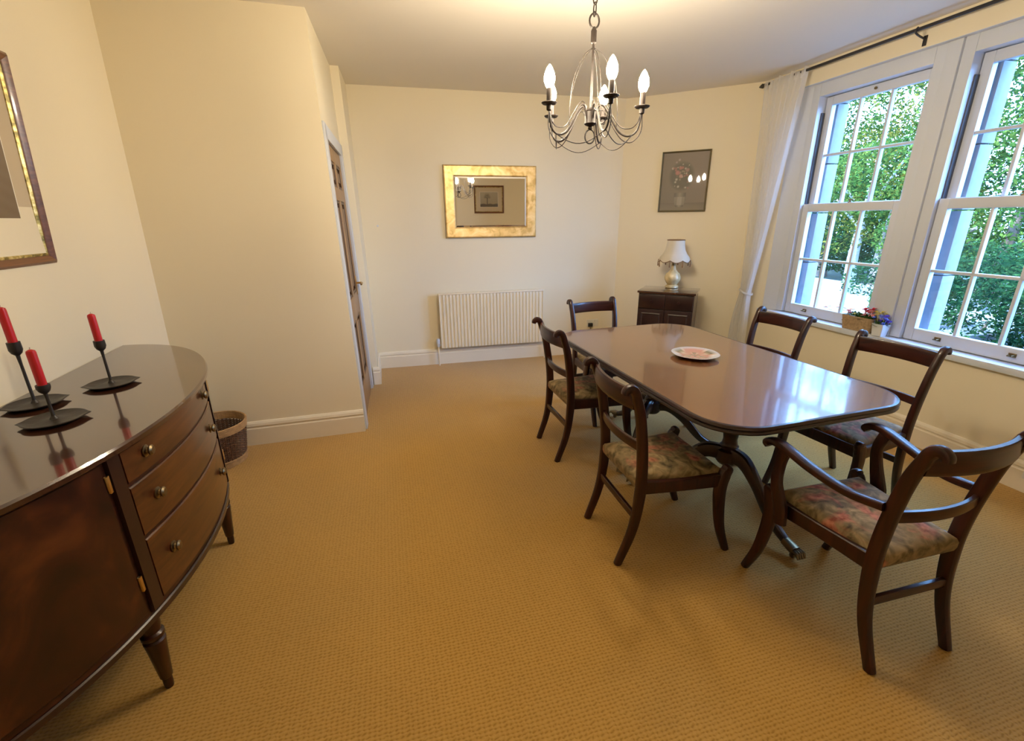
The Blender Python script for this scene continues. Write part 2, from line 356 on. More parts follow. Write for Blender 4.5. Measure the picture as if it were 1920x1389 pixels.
# ------------------------------------------------------------------ plan of the room (metres)
H = 2.75
AC = V2(-2.275, 2.90); E_S = V2(math.cos(math.radians(-73.5)), math.sin(math.radians(-73.5))); E_N = V2(-E_S.y, E_S.x)
C1 = V2(-1.149, 3.226); P1 = V2(-1.40, 4.27); P2 = V2(-1.335, 4.29); P3 = V2(-1.475, 4.80)
D1 = V2(1.23, 5.42); D2 = V2(2.396, 4.825); W0 = V2(2.80, 3.2)
WU = (D2 - W0).normalized(); WN = V2(WU.y, -WU.x)
REAR_DIR = V2(-0.974, -0.227)
REAR_A = None
for _i in range(3000):                                             # window wall runs on until it meets the rear wall line
    q = W0 + WU * (-2.0 - _i * 0.001); r = q - V2(2.81, -0.89)
    if r.x * REAR_DIR.y - r.y * REAR_DIR.x < 0: REAR_A = q; W_END = -2.0 - _i * 0.001; break
_s = 0
for _i in range(4000):
    _s = 3 + _i * 0.001
    q = AC + E_S * _s - REAR_A
    if q.x * REAR_DIR.y - q.y * REAR_DIR.x < 0: break
REAR_B = AC + E_S * _s

U15 = V2(math.cos(math.radians(15)), math.sin(math.radians(15)))
LEAN = [(AC, U15 * 0.05), (C1, U15 * -0.055), (P1, U15 * -0.055), (P2, U15 * -0.055), (P3, U15 * -0.035)]   # the old walls are out of plumb
def lean(P):
    for q, v in LEAN:
        if (q - P).length < 1e-6: return v
    return V2(0, 0)
def wallbox(mb, A, B, z0, z1, o0, o1, s0=None, s1=None):
    d = (B - A); Ln = d.length; d = d / Ln; nrm = V2(-d.y, d.x)
    s0 = 0 if s0 is None else s0; s1 = Ln if s1 is None else s1
    q = [A + d * s0 + nrm * o0, A + d * s1 + nrm * o0, A + d * s1 + nrm * o1, A + d * s0 + nrm * o1]
    la, lb = lean(A), lean(B)
    if len(mb.v) and o0 > 0.4: la = lb = V2(0, 0)
    lv = [la + (lb - la) * min(1, max(0, s / Ln)) for s in (s0, s1, s1, s0)]
    mb.add([(*(p + l * (z0 / H)), z0) for p, l in zip(q, lv)] + [(*(p + l * (z1 / H)), z1) for p, l in zip(q, lv)],
           [(0, 3, 2, 1), (4, 5, 6, 7), (0, 1, 5, 4), (1, 2, 6, 5), (2, 3, 7, 6), (3, 0, 4, 7)])
def struct(name, mb, m, label, cat, smooth=0):
    return tag(mb.build(name, m, None, smooth), label, cat, kind='structure')
T_W = 0.12
mb = MB(); wallbox(mb, REAR_B, AC, 0, H, 0, T_W); struct('wall_left', mb, M['wall'], 'cream wall behind the bow-fronted sideboard', 'wall')
mb = MB(); wallbox(mb, AC, C1, 0, H, 0, T_W, -0.12, None); struct('wall_front', mb, M['wall'], 'cream projecting wall face between sideboard and door', 'wall')
DO0, DO1, DOH = 0.10, 0.965, 2.08
mb = MB(); wallbox(mb, C1, P1, 0, H, 0, T_W, 0, DO0); wallbox(mb, C1, P1, 0, H, 0, T_W, DO1, (P1 - C1).length + 0.02); wallbox(mb, C1, P1, DOH, H, 0, T_W, DO0, DO1)
wallbox(mb, C1, P1, 0, H, 0.5, 0.55, 0.15, 1.6)
struct('wall_side', mb, M['wall'], 'narrow cream return wall holding the oak door', 'wall')
mb = MB(); wallbox(mb, P1, P2, 0, H, 0, 0.2); wallbox(mb, P2, P3, 0, H, 0, 0.2); struct('wall_pier', mb, M['wall'], 'shallow cream pier standing past the oak door', 'wall')
mb = MB(); wallbox(mb, P3, D1, 0, H, 0, T_W, -0.3, None); struct('wall_back', mb, M['wall'], 'cream back wall with gilt mirror and radiator', 'wall')
mb = MB(); wallbox(mb, D1, D2, 0, H, 0, T_W, -0.1, None); struct('wall_corner', mb, M['wall'], 'cream angled corner wall behind the lamp cabinet', 'wall')
# window wall, openings t in [T0,T1]
Z_SILL, Z_HEAD = 0.70, 2.60
OPEN = [(-1.02, 1.30)]
W_TOP = (D2 - W0).length
def ww(mb, t0, t1, z0, z1, o0, o1):
    q = [W0 + WU * t0 + WN * o0, W0 + WU * t1 + WN * o0, W0 + WU * t1 + WN * o1, W0 + WU * t0 + WN * o1]
    mb.add([(p.x, p.y, z0) for p in q] + [(p.x, p.y, z1) for p in q],
           [(0, 3, 2, 1), (4, 5, 6, 7), (0, 1, 5, 4), (1, 2, 6, 5), (2, 3, 7, 6), (3, 0, 4, 7)])
mb = MB()
ww(mb, W_END, W_TOP + 0.05, 0, Z_SILL - 0.05, 0, 0.13); ww(mb, W_END, W_TOP + 0.05, Z_HEAD, H, 0, 0.13)
ww(mb, OPEN[0][1], W_TOP + 0.05, Z_SILL - 0.05, Z_HEAD, 0, 0.13)
ww(mb, W_END, OPEN[0][0], Z_SILL - 0.05, Z_HEAD, 0, 0.13)
struct('wall_right', mb, M['wall'], 'cream window wall behind the dining chairs', 'wall')
mb = MB(); wallbox(mb, REAR_A, REAR_B, 0, H, 0, T_W, -0.2, None); struct('wall_rear', mb, M['wall'], 'cream far wall seen in the gilt mirror', 'wall')
poly = [REAR_B, AC, C1, P1, P2, P3, D1, D2, REAR_A]
mb = MB(); mb.add([(-4, -4.5, 0), (5, -4.5, 0), (5, 7, 0), (-4, 7, 0)], [(0, 1, 2, 3)])
mb = MB(); fl = [V2(p.x, p.y) for p in poly]; cen = sum(fl, V2(0, 0)) / len(fl)
def slab(zlo, zhi, grow):
    b = MB(); out = [p + (p - cen).normalized() * grow for p in fl]; n = len(out)
    b.add([(p.x, p.y, zlo) for p in out] + [(p.x, p.y, zhi) for p in out],
          [tuple(range(n - 1, -1, -1)), tuple(range(n, 2 * n))] + [(i, (i + 1) % n, n + (i + 1) % n, n + i) for i in range(n)]); return b
# under the doorway the carpet runs on
FLOORP = [REAR_B + V2(-.15, -.15), AC + V2(-.9, .1), V2(-2.2, 5.2), D1 + V2(0, .15), D2 + V2(.12, .08), REAR_A + V2(.12, -.15)]
def slabp(P, zlo, zhi):
    b = MB(); n = len(P)
    b.add([(p.x, p.y, zlo) for p in P] + [(p.x, p.y, zhi) for p in P],
          [tuple(range(n - 1, -1, -1)), tuple(range(n, 2 * n))] + [(i, (i + 1) % n, n + (i + 1) % n, n + i) for i in range(n)]); return b
struct('floor', slabp(FLOORP, -0.08, 0.0), M['carpet'], 'ribbed tan looped-pile carpet covering the whole floor', 'floor')
struct('ceiling', slabp(FLOORP, H, H + 0.12), M['ceiling'], 'plain off-white ceiling above the chandelier', 'ceiling')

# skirting boards: profile swept along a wall segment
SK = [(0, 0), (0.022, 0), (0.022, 0.125), (0.016, 0.132), (0.016, 0.140), (0.022, 0.147), (0.018, 0.165), (0.009, 0.178), (0, 0.180)]
def skirt(name, A, B, label, e0=0.0, e1=0.0, m0=0.0, m1=0.0, mt='trim'):
    d = (B - A); Ln = d.length; d = d / Ln; nr = V2(d.y, -d.x); rings = []
    for s, mi in ((e0, m0), (Ln + e1, m1)):
        rings.append([Vector((*(A + d * (s + mi * o) + nr * (o + 0.0005)), z)) for o, z in SK])
    b = MB(); b.loft(rings); return tag(b.build(name, M[mt], None, 20), label, 'skirting board', kind='structure')
skirt('baseboard_left', REAR_B, AC, 'cream skirting board along the wall behind the sideboard', m1=-1)
skirt('baseboard_front', AC, C1, 'cream moulded skirting board between basket and door', m0=1, e1=-0.001)
skirt('baseboard_pier', P1, P2, 'white skirting board on the small pier face', e1=0, m1=1, e0=0.02)
skirt('baseboard_side', P2, P3, 'cream skirting board on the pier side', m0=-1, m1=-1)
skirt('baseboard_back', P3, D1, 'cream moulded skirting board under the radiator', m0=1, m1=-0.4)
skirt('baseboard_corner', D1, D2, 'cream skirting board behind the small cabinet', m0=0.4, m1=-0.5)
skirt('baseboard_right', D2, REAR_A, 'cream moulded skirting board below the windows', m0=0.5, m1=-1)
skirt('baseboard_rear', REAR_A, REAR_B, 'cream skirting board at the far end seen in mirror', m0=1, m1=-1)

# ------------------------------------------------------------------ door
dv = (P1 - C1).normalized(); dang = math.atan2(dv.y, dv.x)
dr = thing('door_1', 'six-panel oak door in white architrave by the pier', 'door', (C1.x, C1.y, 0), dang, kind='structure')
# local: x along wall, +y outward (away from room), room face at y=0
dw0, dw1, dy = DO0 + 0.012, DO1 - 0.012, 0.006
b = MB(); b.rbox(DO0 - 0.085, DO0 + 0.01, -0.014, 0.0, 0, DOH + 0.08, 0.004); b.build('architrave', M['white'], dr)
b = MB(); b.rbox(DO1 - 0.01, DO1 + 0.085, -0.014, 0.0, 0.0, DOH + 0.08, 0.004); b.build('architrave', M['white'], dr)
b = MB(); b.rbox(DO0 - 0.085, DO1 + 0.085, -0.014, 0.0, DOH - 0.01, DOH + 0.08, 0.006); b.build('architrave', M['white'], dr)
b = MB(); b.box(DO0, DO0 + 0.011, 0, 0.12, 0, DOH); b.box(DO1 - 0.011, DO1, 0, 0.12, 0, DOH); b.box(DO0, DO1, 0, 0.12, DOH - 0.011, DOH); b.build('door_lining', M['white'], dr, 0)
st = 0.105
rows = [(0.26, 0.78), (0.97, 1.70), (1.79, 1.965)]
b = MB()
xm = (dw0 + dw1) / 2
for x0, x1 in ((dw0, dw0 + st), (dw1 - st, dw1)): b.rbox(x0, x1, dy, dy + 0.04, 0.006, 2.065, 0.003)
for z0, z1 in ((0.006, 0.26), (0.78, 0.97), (1.70, 1.79), (1.965, 2.065)): b.rbox(dw0 + st, dw1 - st, dy, dy + 0.04, z0, z1, 0.003)
for z0, z1 in rows: b.rbox(xm - 0.05, xm + 0.05, dy, dy + 0.04, z0, z1, 0.003)
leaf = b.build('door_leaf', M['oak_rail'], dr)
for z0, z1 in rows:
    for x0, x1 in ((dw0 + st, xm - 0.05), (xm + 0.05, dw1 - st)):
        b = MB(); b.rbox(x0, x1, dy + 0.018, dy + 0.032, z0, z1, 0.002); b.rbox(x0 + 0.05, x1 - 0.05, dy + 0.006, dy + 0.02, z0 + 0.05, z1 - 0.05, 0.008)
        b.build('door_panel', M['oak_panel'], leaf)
        b = MB()
        for k in range(4):
            w = 0.022
            xa, xb, za, zb = [(x0, x1, z0, z0 + w), (x0, x1, z1 - w, z1), (x0, x0 + w, z0 + w, z1 - w), (x1 - w, x1, z0 + w, z1 - w)][k]
            b.rbox(xa, xb, dy + 0.004, dy + 0.02, za, zb, 0.006)
        b.build('panel_moulding', M['oak_dark'], leaf)
b = MB(); b.rbox(dw1 - 0.078, dw1 - 0.038, dy - 0.006, dy, 0.93, 1.09, 0.004)
b.tube([(dw1 - 0.058, dy, 1.03), (dw1 - 0.058, dy - 0.05, 1.03)], 0.009, 10)
b.tube(spline([(dw1 - 0.058, dy - 0.05, 1.03), (dw1 - 0.10, dy - 0.054, 1.032), (dw1 - 0.16, dy - 0.05, 1.028)]), 0.0085, 10); b.build('door_handle', M['brass'], leaf)

def lean_mesh(o):
    for v in o.data.vertices: v.co.y += 0.055 * v.co.z / H
    for c_ in o.children: lean_mesh(c_)
for c_ in dr.children: lean_mesh(c_)

# ------------------------------------------------------------------ windows
wang = math.atan2(WU.y, WU.x)
TW = Matrix.Translation((W0.x, W0.y, 0)) @ Matrix.Rotation(wang, 4, 'Z')       # local x = t, local y = -off (inward +)
def window(name, label, ta, tb):      # ta<tb : outer edges of sashes
    w = thing(name, label, 'window', (W0.x, W0.y, 0), wang, kind='structure')
    def bx(mbd, t0, t1, o0, o1, z0, z1, r=0.004): mbd.rbox(t0, t1, -o1, -o0, z0, z1, r)
    zt, zb, zm = 2.495, 0.705, 1.63
    b = MB()                                                              # box frame
    for t0, t1 in ((ta - 0.075, ta - 0.004), (tb + 0.004, tb + 0.075)): bx(b, t0, t1, 0.045, 0.19, zb, 2.598)
    bx(b, ta - 0.004, tb + 0.004, 0.045, 0.19, zt + 0.004, 2.598); bx(b, ta - 0.004, tb + 0.004, 0.095, 0.19, Z_SILL - 0.03, zb + 0.012)
    b.build('window_frame', M['white'], w)
    b = MB()                                                              # balance channels beside the upper sash
    bx(b, ta - 0.006, ta + 0.006, 0.088, 0.125, zm + 0.03, 2.38, 0.002); bx(b, tb - 0.006, tb + 0.006, 0.088, 0.125, zm + 0.03, 2.38, 0.002)
    b.build('balance_channel', M['channel'], w)
    wd_ = tb - ta; st = 0.06
    for nm, o0, z0, z1, rb, rt in (('lower_sash', 0.075, zb, 1.66, 0.085, 0.065), ('upper_sash', 0.122, 1.605, zt, 0.06, 0.065)):
        b = MB(); o1 = o0 + 0.042
        bx(b, ta, ta + st, o0, o1, z0, z1); bx(b, tb - st, tb, o0, o1, z0, z1)
        bx(b, ta + st, tb - st, o0, o1, z0, z0 + rb); bx(b, ta + st, tb - st, o0, o1, z1 - rt, z1)
        sash = b.build(nm, M['white'], w)
        g0, g1, h0, h1 = ta + st, tb - st, z0 + rb, z1 - rt
        xs = [g0, lerp(g0, g1, 1 / 3), lerp(g0, g1, 2 / 3), g1]; zs = [h0, (h0 + h1) / 2, h1]
        for x in xs[1:3]:
            b = MB(); bx(b, x - 0.010, x + 0.010, o0 + 0.006, o1 - 0.004, h0, h1, 0.005); b.build('muntin', M['white'], sash)
        b = MB(); bx(b, g0, g1, o0 + 0.006, o1 - 0.004, zs[1] - 0.010, zs[1] + 0.010, 0.005); b.build('muntin', M['white'], sash)
        for i in range(3):
            for j in range(2):
                b = MB(); om = -(o0 + 0.024); b.add([(xs[i], om, zs[j]), (xs[i + 1], om, zs[j]), (xs[i + 1], om, zs[j + 1]), (xs[i], om, zs[j + 1])], [(0, 1, 2, 3)])
                b.build('pane', M['glass'], sash, 0)
        if nm == 'lower_sash':
            for f in (0.26, 0.74):
                b = MB(); x = lerp(ta, tb, f); bx(b, x - 0.02, x + 0.02, o0 - 0.005, o0, zb + 0.03, zb + 0.055, 0.002)
                b.tube([(x - 0.012, -o0 + 0.004, zb + 0.045), (x - 0.010, -o0 + 0.026, zb + 0.040), (x + 0.010, -o0 + 0.026, zb + 0.040), (x + 0.012, -o0 + 0.004, zb + 0.045)], 0.005, 8)
                b.build('sash_lift', M['old_brass'], sash)
            b = MB(); x = (ta + tb) / 2; b.lathe([(0.016, 1.66), (0.016, 1.668), (0.006, 1.672), (0.006, 1.682)], 12, Matrix.Translation((x, -o0 - 0.02, 0)))
            b.rbox(x - 0.03, x + 0.012, -o0 - 0.027, -o0 - 0.013, 1.676, 1.686, 0.002); b.build('sash_latch', M['old_brass'], sash)
        else:
            b = MB(); x = (ta + tb) / 2; b.lathe([(0.004, 0), (0.010, 0.006), (0.010, 0.014), (0.003, 0.02)], 10, Matrix.Translation((x, -o0 + 0.002, zt - 0.03)) @ Matrix.Rotation(-PI / 2, 4, 'X')); b.build('sash_ring', M['old_brass'], sash)
    return w
window('window_1', 'white sash window beside the left curtain, terrace seen below', 0.25, 1.10)
window('window_2', 'white sash window on the camera side of the pier', -0.84, 0.01)
def wobj(name, mb, m, label, cat, smooth=30, kind='structure'):
    o = mb.build(name, m, None, smooth); o.matrix_world = TW; return tag(o, label, cat, kind=kind)
b = MB(); b.rbox(0.086, 0.170, -0.19, -0.03, Z_SILL, 2.597, 0.006); wobj('trim_1', b, M['white'], 'wide white mullion post between the two sash windows', 'mullion')
b = MB(); b.rbox(OPEN[0][0] - 0.03, OPEN[0][1] + 0.03, -0.10, 0.035, Z_SILL - 0.045, Z_SILL, 0.008); wobj('trim_2', b, M['white'], 'long white window sill board with flower pots', 'window sill')
b = MB()
for qd in ([(1.30, 0.002), (1.30, 0.135), (1.174, 0.135), (1.174, 0.050)], [(-1.02, 0.002), (-0.914, 0.050), (-0.914, 0.135), (-1.02, 0.135)]):
    b.loft([[Vector((t, -o, z)) for t, o in qd] for z in (Z_SILL, Z_HEAD - 0.003)])
b.box(OPEN[0][0], OPEN[0][1], -0.13, 0.0, Z_HEAD - 0.003, Z_HEAD); wobj('trim_3', b, M['white'], 'white painted reveal around the double window', 'window reveal')
# exterior stonework beyond the windows: ashlar blocks with open joints
ex = thing('outer_stonework', 'pale ashlar stone jambs outside the sash windows', 'stonework', (W0.x, W0.y, 0), wang, kind='structure')
for t0, t1 in ((1.045, 1.42), (-0.06, 0.31), (-1.25, -0.79)):
    z = 0.30; k = 0
    while z < 2.9:
        h = (0.40, 0.46, 0.43)[k % 3]; b = MB(); b.rbox(t0, t1, -0.305, -0.192, z, z + h - 0.008, 0.004); b.build('stone', M['stone'], ex); z += h; k += 1
b = MB(); b.rbox(-1.25, 1.42, -0.305, -0.192, 2.50, 2.85, 0.004); b.build('stone_lintel', M['stone'], ex)
b = MB(); b.rbox(-1.25, 1.42, -0.33, -0.192, 0.15, 0.66, 0.004); b.build('stone_sill', M['stone'], ex)

# daylight portals in the window openings (sampling aid only, they add no light)
for i, (tc, wdt) in enumerate(((0.125, 2.0),)):
    pl = bpy.data.lights.new('window_portal', 'AREA'); pl.shape = 'RECTANGLE'; pl.size = wdt; pl.size_y = 1.9
    po = bpy.data.objects.new('window_portal', pl); COL.objects.link(po); pl.cycles.is_portal = True
    p = W0 + WU * tc + WN * 0.34; X = Vector((WU.x, WU.y, 0)); Z = Vector((WN.x, WN.y, 0)); Y = Z.cross(X)
    po.matrix_world = Matrix(((X.x, Y.x, Z.x, p.x), (X.y, Y.y, Z.y, p.y), (X.z, Y.z, Z.z, 1.65), (0, 0, 0, 1)))

# ------------------------------------------------------------------ outside: terrace, lawn, trees
def wpt(t, off, z=0.0): p = W0 + WU * t + WN * off; return Vector((p.x, p.y, z))
b = MB(); q = [wpt(-30, 0.5, -0.35), wpt(40, 0.5, -0.35), wpt(40, 60, -0.35), wpt(-30, 60, -0.35)]; b.add(q, [(0, 1, 2, 3)])
tag(b.build('lawn', M['lawn'], None, 0), 'shaded green lawn under the garden trees', 'lawn', kind='structure')
tr = thing('terrace', 'pale paved terrace outside the left sash window, with added unseen bounce-light slabs', 'terrace', (W0.x, W0.y, 0), wang, kind='structure')
for i in range(6):
    for j in range(15):
        if i > 1 and j < 9: continue  # rows nearest the wall run on unseen, added to bounce sunlight indoors
        x0 = -6.95 + j * 0.95; y0 = 0.36 + i * 0.88
        b = MB(); b.rbox(x0, x0 + 0.94, -(y0 + 0.87), -y0, -0.34, 0.10 - 0.004 * ((i * 7 + j * 3) % 3), 0.006); b.build('paving_slab', M['paving'], tr)
b = MB(); b.rbox(1.5, 7.4, -5.95, -5.6, -0.34, 0.22, 0.01); b.build('kerb', M['paving'], tr)
def leafcloud(mb, cen, rad, n, size, rnd):
    for _ in range(n):
        while True:
            d = Vector((rnd.uniform(-1, 1), rnd.uniform(-1, 1), rnd.uniform(-1, 1)))
            if d.length <= 1: break
        k = d.length ** 0.4 / max(d.length, 1e-3); d *= min(k, 1.6)
        p = Vector(cen) + Vector((d.x * rad[0], d.y * rad[1], d.z * rad[2]))
        a = Vector((rnd.gauss(0, 1), rnd.gauss(0, 1), rnd.gauss(0, 0.7))).normalized(); c = a.cross(Vector((rnd.gauss(0, 1), rnd.gauss(0, 1), rnd.gauss(0, 1)))).normalized()
        s = size * rnd.uniform(0.6, 1.3); mb.add([p - a * s, p + c * s * 0.45, p + a * s, p - c * s * 0.45], [(0, 1, 2, 3)])
b = MB(); rnd = random.Random(3)
for _ in range(420):
    t, o = rnd.uniform(1.7, 4.9), rnd.uniform(1.1, 4.3)
    if rnd.random() > math.exp(-((t - 3.4) / 1.0) ** 2 - ((o - 2.9) / 0.9) ** 2): continue
    p = wpt(t, o, 0.104); a = rnd.uniform(0, 6.28); s = rnd.uniform(0.04, 0.09); c, d = math.cos(a) * s, math.sin(a) * s
    b.add([p + Vector((c, d, 0)), p + Vector((-d * .6, c * .6, 0.012)), p + Vector((-c, -d, 0.004)), p + Vector((d * .6, -c * .6, 0.014))], [(0, 1, 2, 3)])
tag(b.build('fallen_leaves', M['leaf_fallen'], None, 0), 'orange fallen leaves scattered on the pale terrace', 'leaves', kind='stuff')
def tree(label, t, off, blobs, m, trunk, seed, n=2600, size=0.13, bark='bark', branches=()):
    rnd = random.Random(seed); base = wpt(t, off, -0.36); o = thing('garden_tree', label, 'tree', base, wang, group=None)
    mbt = MB(); mbt.tube(spline([(0, 0, 0), (0.05, 0.03, trunk[1] * 0.4), (-0.03, 0.0, trunk[1])]), series([trunk[0], trunk[0] * .75, trunk[0] * .45], 13), 9)
    for pts, r in branches: 
        sp = spline(pts); mbt.tube(sp, series([r, r * .3], len(sp)), 6)
    mbt.build('trunk', M[bark], o)
    ml = MB()
    tot = sum(bl[1][0] * bl[1][1] * bl[1][2] for bl in blobs) ** 1.0
    for c, r in blobs: leafcloud(ml, c, r, int(n * 3.9 * (r[0] * r[1] * r[2]) / tot) + 60, size * 0.40, rnd)
    f = ml.build('foliage', M[m], o, 0); f['kind'] = 'stuff'
    return o
tree('yellow-green autumn tree seen through the left window', 7.2, 8.2, [((0, 0, 3.0), (1.9, 1.6, 1.2)), ((-1.4, 0.4, 2.0), (1.3, 1.1, 0.9)), ((1.2, -.4, 4.0), (1.5, 1.3, 1.0)), ((0.3, .8, 1.7), (1.2, 1.0, 0.7)), ((-.6, .2, 4.2), (1.3, 1.2, .8)), ((0.2, .4, 6.0), (2.2, 1.6, 1.5))], 'leaf_mix', (0.16, 2.6), 11, 5200, 0.12, 'pale_bark',
     [([(0, 0, 1.6), (0.8, .5, 2.6), (1.8, .9, 3.7)], .05), ([(0, 0, 1.8), (-.9, .6, 2.7), (-1.6, .8, 3.6)], .05), ([(0, 0, 2.0), (.3, .9, 3.0), (.2, 1.2, 4.2)], .04)])
tree('dark evergreen tree beyond the terrace edge', 10.2, 10.5, [((0, 0, 1.8), (2.2, 1.8, 1.6)), ((-2.0, .3, 1.4), (1.8, 1.5, 1.3)), ((1.5, 0, 3.2), (2.0, 1.6, 1.4)), ((-1.0, .3, 3.3), (1.7, 1.3, 1.1))], 'leaf_dark', (0.2, 2.0), 12, 5200, 0.15)
tree('leaning tree with dark trunk behind the pale terrace', 5.6, 7.0, [((0.3, 0, 2.7), (1.3, 1.1, 0.8)), ((-.9, 0, 1.5), (1.0, .9, .7))], 'leaf_bright', (0.13, 2.2), 13, 2200, 0.10, 'bark',
     [([(0.1, 0, .6), (-.8, .3, 1.2), (-1.9, .5, 1.7)], .10)])
tree('bright green maple seen through the right window', 4.0, 8.0, [((0, 0, 2.6), (1.7, 1.5, 1.2)), ((-1.2, .3, 3.4), (1.4, 1.2, 1.0)), ((.9, 0, 3.8), (1.4, 1.2, 1.0)), ((-.6, .6, 1.5), (1.4, 1.1, .8)), ((0.0, .4, 5.8), (2.2, 1.6, 1.5))], 'leaf_bright', (0.15, 2.2), 14, 5200, 0.12, 'bark',
     [([(0, 0, .8), (.5, .5, 1.5), (1.4, .8, 2.1)], .05), ([(0, 0, 1.0), (-.7, .5, 1.8), (-1.5, .6, 2.6)], .05)])
tree('yellowing tree by the right window edge', 1.6, 8.6, [((0, 0, 2.4), (1.6, 1.4, 1.2)), ((.4, 0, 3.8), (1.5, 1.3, 1.0)), ((-1.5, 0, 2.8), (1.5, 1.2, 1.2)), ((.2, .5, 1.3), (1.3, 1.0, .7)), ((0.2, .4, 5.9), (2.0, 1.6, 1.5))], 'leaf_mix', (0.15, 2.2), 15, 4600, 0.12, 'bark',
     [([(0, 0, .9), (.6, .4, 1.6), (1.3, .7, 2.2)], .05)])
tree('low dark green shrub below the right window', 3.3, 6.2, [((0, 0, .75), (1.3, 0.9, .75)), ((1.2, .2, .6), (0.9, .8, .6)), ((-1.1, 0, .7), (1.0, .8, .7))], 'leaf_dark', (0.05, 0.7), 16, 3600, 0.09)
tree('tall dark backdrop tree behind the maple', 6.5, 13.5, [((0, 0, 2.2), (3.2, 1.8, 2.2)), ((-3.0, 0, 2.4), (2.6, 1.6, 2.3)), ((3.0, 0, 2.0), (2.6, 1.6, 2.0)), ((0, 0, 6.2), (4.2, 1.8, 2.4))], 'leaf_dark', (0.22, 2.6), 17, 6000, 0.2)
tree('far dark tree left of the evergreen', 14.5, 13.0, [((0, 0, 2.0), (3.0, 1.8, 2.2)), ((-3.0, 0, 2.2), (2.4, 1.6, 2.2)), ((2.6, .5, 3.2), (2.4, 1.6, 1.8))], 'leaf_dark', (0.22, 2.6), 18, 5200, 0.2)
tree('bushy green tree far to the right of the garden', -1.5, 10.5, [((0, 0, 2.2), (2.6, 1.6, 2.2)), ((2.2, 0, 2.6), (1.8, 1.4, 1.6)), ((-2.4, 0, 2.0), (2.0, 1.4, 1.8)), ((.4, 0, 5.6), (3.0, 1.6, 2.0))], 'leaf_bright', (0.18, 2.2), 19, 4800, 0.16)

tree('dark laurel shrub close outside the right window', 1.7, 3.9, [((0, 0, .75), (0.9, 0.6, .72)), ((.8, .1, .7), (0.6, .5, .62)), ((-.9, 0, .75), (0.8, .5, .72))], 'leaf_dark', (0.04, 0.6), 23, 3600, 0.08)
tree('teal green shrub close outside at the frame edge', -0.4, 4.0, [((0, 0, .75), (1.0, 0.6, .72)), ((1.0, .1, .75), (0.7, .5, .7)), ((-1.1, 0, .7), (0.9, .5, .7))], 'leaf_dark', (0.04, 0.6), 24, 3600, 0.08)

# ------------------------------------------------------------------ radiator, mirror, socket on the back wall
bd = (D1 - P3).normalized(); bang = math.atan2(bd.y, bd.x); bn = V2(bd.y, -bd.x)
def backpt(s, o, z=0): p = P3 + bd * s + bn * o; return (p.x, p.y, z)
def s_of(x, y): return (V2(x, y) - P3).dot(bd)
rs0, rs1 = s_of(-0.79, 4.93) , s_of(0.345, 5.20)
rd = thing('radiator', 'long cream fluted panel radiator under the gilt mirror', 'radiator', backpt(rs0, 0, 0), bang)   # local: x along, -y into the room
RL = rs1 - rs0; NF = 30
b = MB(); front = []
for i in range(NF):
    x0 = 0.025 + i * (RL - 0.05) / NF; p = (RL - 0.05) / NF
    for f, y in ((0.0, -0.086), (0.22, -0.086), (0.36, -0.098), (0.78, -0.098), (0.92, -0.086)): front.append((x0 + f * p, y))
front.append((RL - 0.025, -0.086))
z0, z1 = 0.20, 0.79
ring = [(0, -0.086)] + front + [(RL, -0.086), (RL, -0.070), (0, -0.070)]
b.loft([[Vector((x, y if z0 + .02 < z < z1 - .02 else max(y, -0.088), z)) for x, y in ring] for z in (z0, z0 + 0.03, z0 + 0.05, z1 - 0.05, z1 - 0.03, z1)])
b.build('front_panel', M['radiator'], rd, 25)
b = MB(); b.rbox(0, RL, -0.058, -0.045, z0, z1, 0.004); b.build('rear_panel', M['radiator'], rd)
b = MB(); b.rbox(-0.004, RL + 0.004, -0.100, -0.044, z1, z1 + 0.016, 0.005)
for i in range(28): b.box(0.04 + i * (RL - 0.08) / 28, 0.06 + i * (RL - 0.08) / 28, -0.09, -0.05, z1 + 0.016, z1 + 0.018)
b.build('top_grille', M['radiator'], rd)
for x in (-0.004, RL - 0.006): 
    b = MB(); b.rbox(x, x + 0.01, -0.096, -0.046, z0 + 0.005, z1, 0.003); b.build('side_panel', M['radiator'], rd)
for x in (0.15, RL - 0.15):
    b = MB(); b.box(x - 0.02, x + 0.02, -0.046, 0.0, z0 + 0.08, z1 - 0.08); b.build('wall_bracket', M['radiator'], rd, 0)
b = MB(); b.lathe([(0.014, 0), (0.017, 0.01), (0.017, 0.035), (0.021, 0.04), (0.021, 0.085), (0.015, 0.095)], 14, Matrix.Translation((-0.035, -0.07, 0.215)))
b.tube([(-0.035, -0.07, 0.235), (0.0, -0.07, 0.235)], 0.011, 10); b.build('valve', M['white'], rd)
for x in (-0.035, RL + 0.03):
    b = MB(); b.tube([(x, -0.07, 0.0), (x, -0.07, 0.225)], 0.0085, 10); b.build('pipe', M['radiator'], rd)
b = MB(); b.tube([(RL, -0.07, 0.235), (RL + 0.03, -0.07, 0.235)], 0.011, 10); b.lathe([(0.013, 0.21), (0.016, 0.22), (0.016, 0.25), (0.010, 0.256)], 12, Matrix.Translation((RL + 0.03, -0.07, 0))); b.build('lockshield', M['white'], rd)

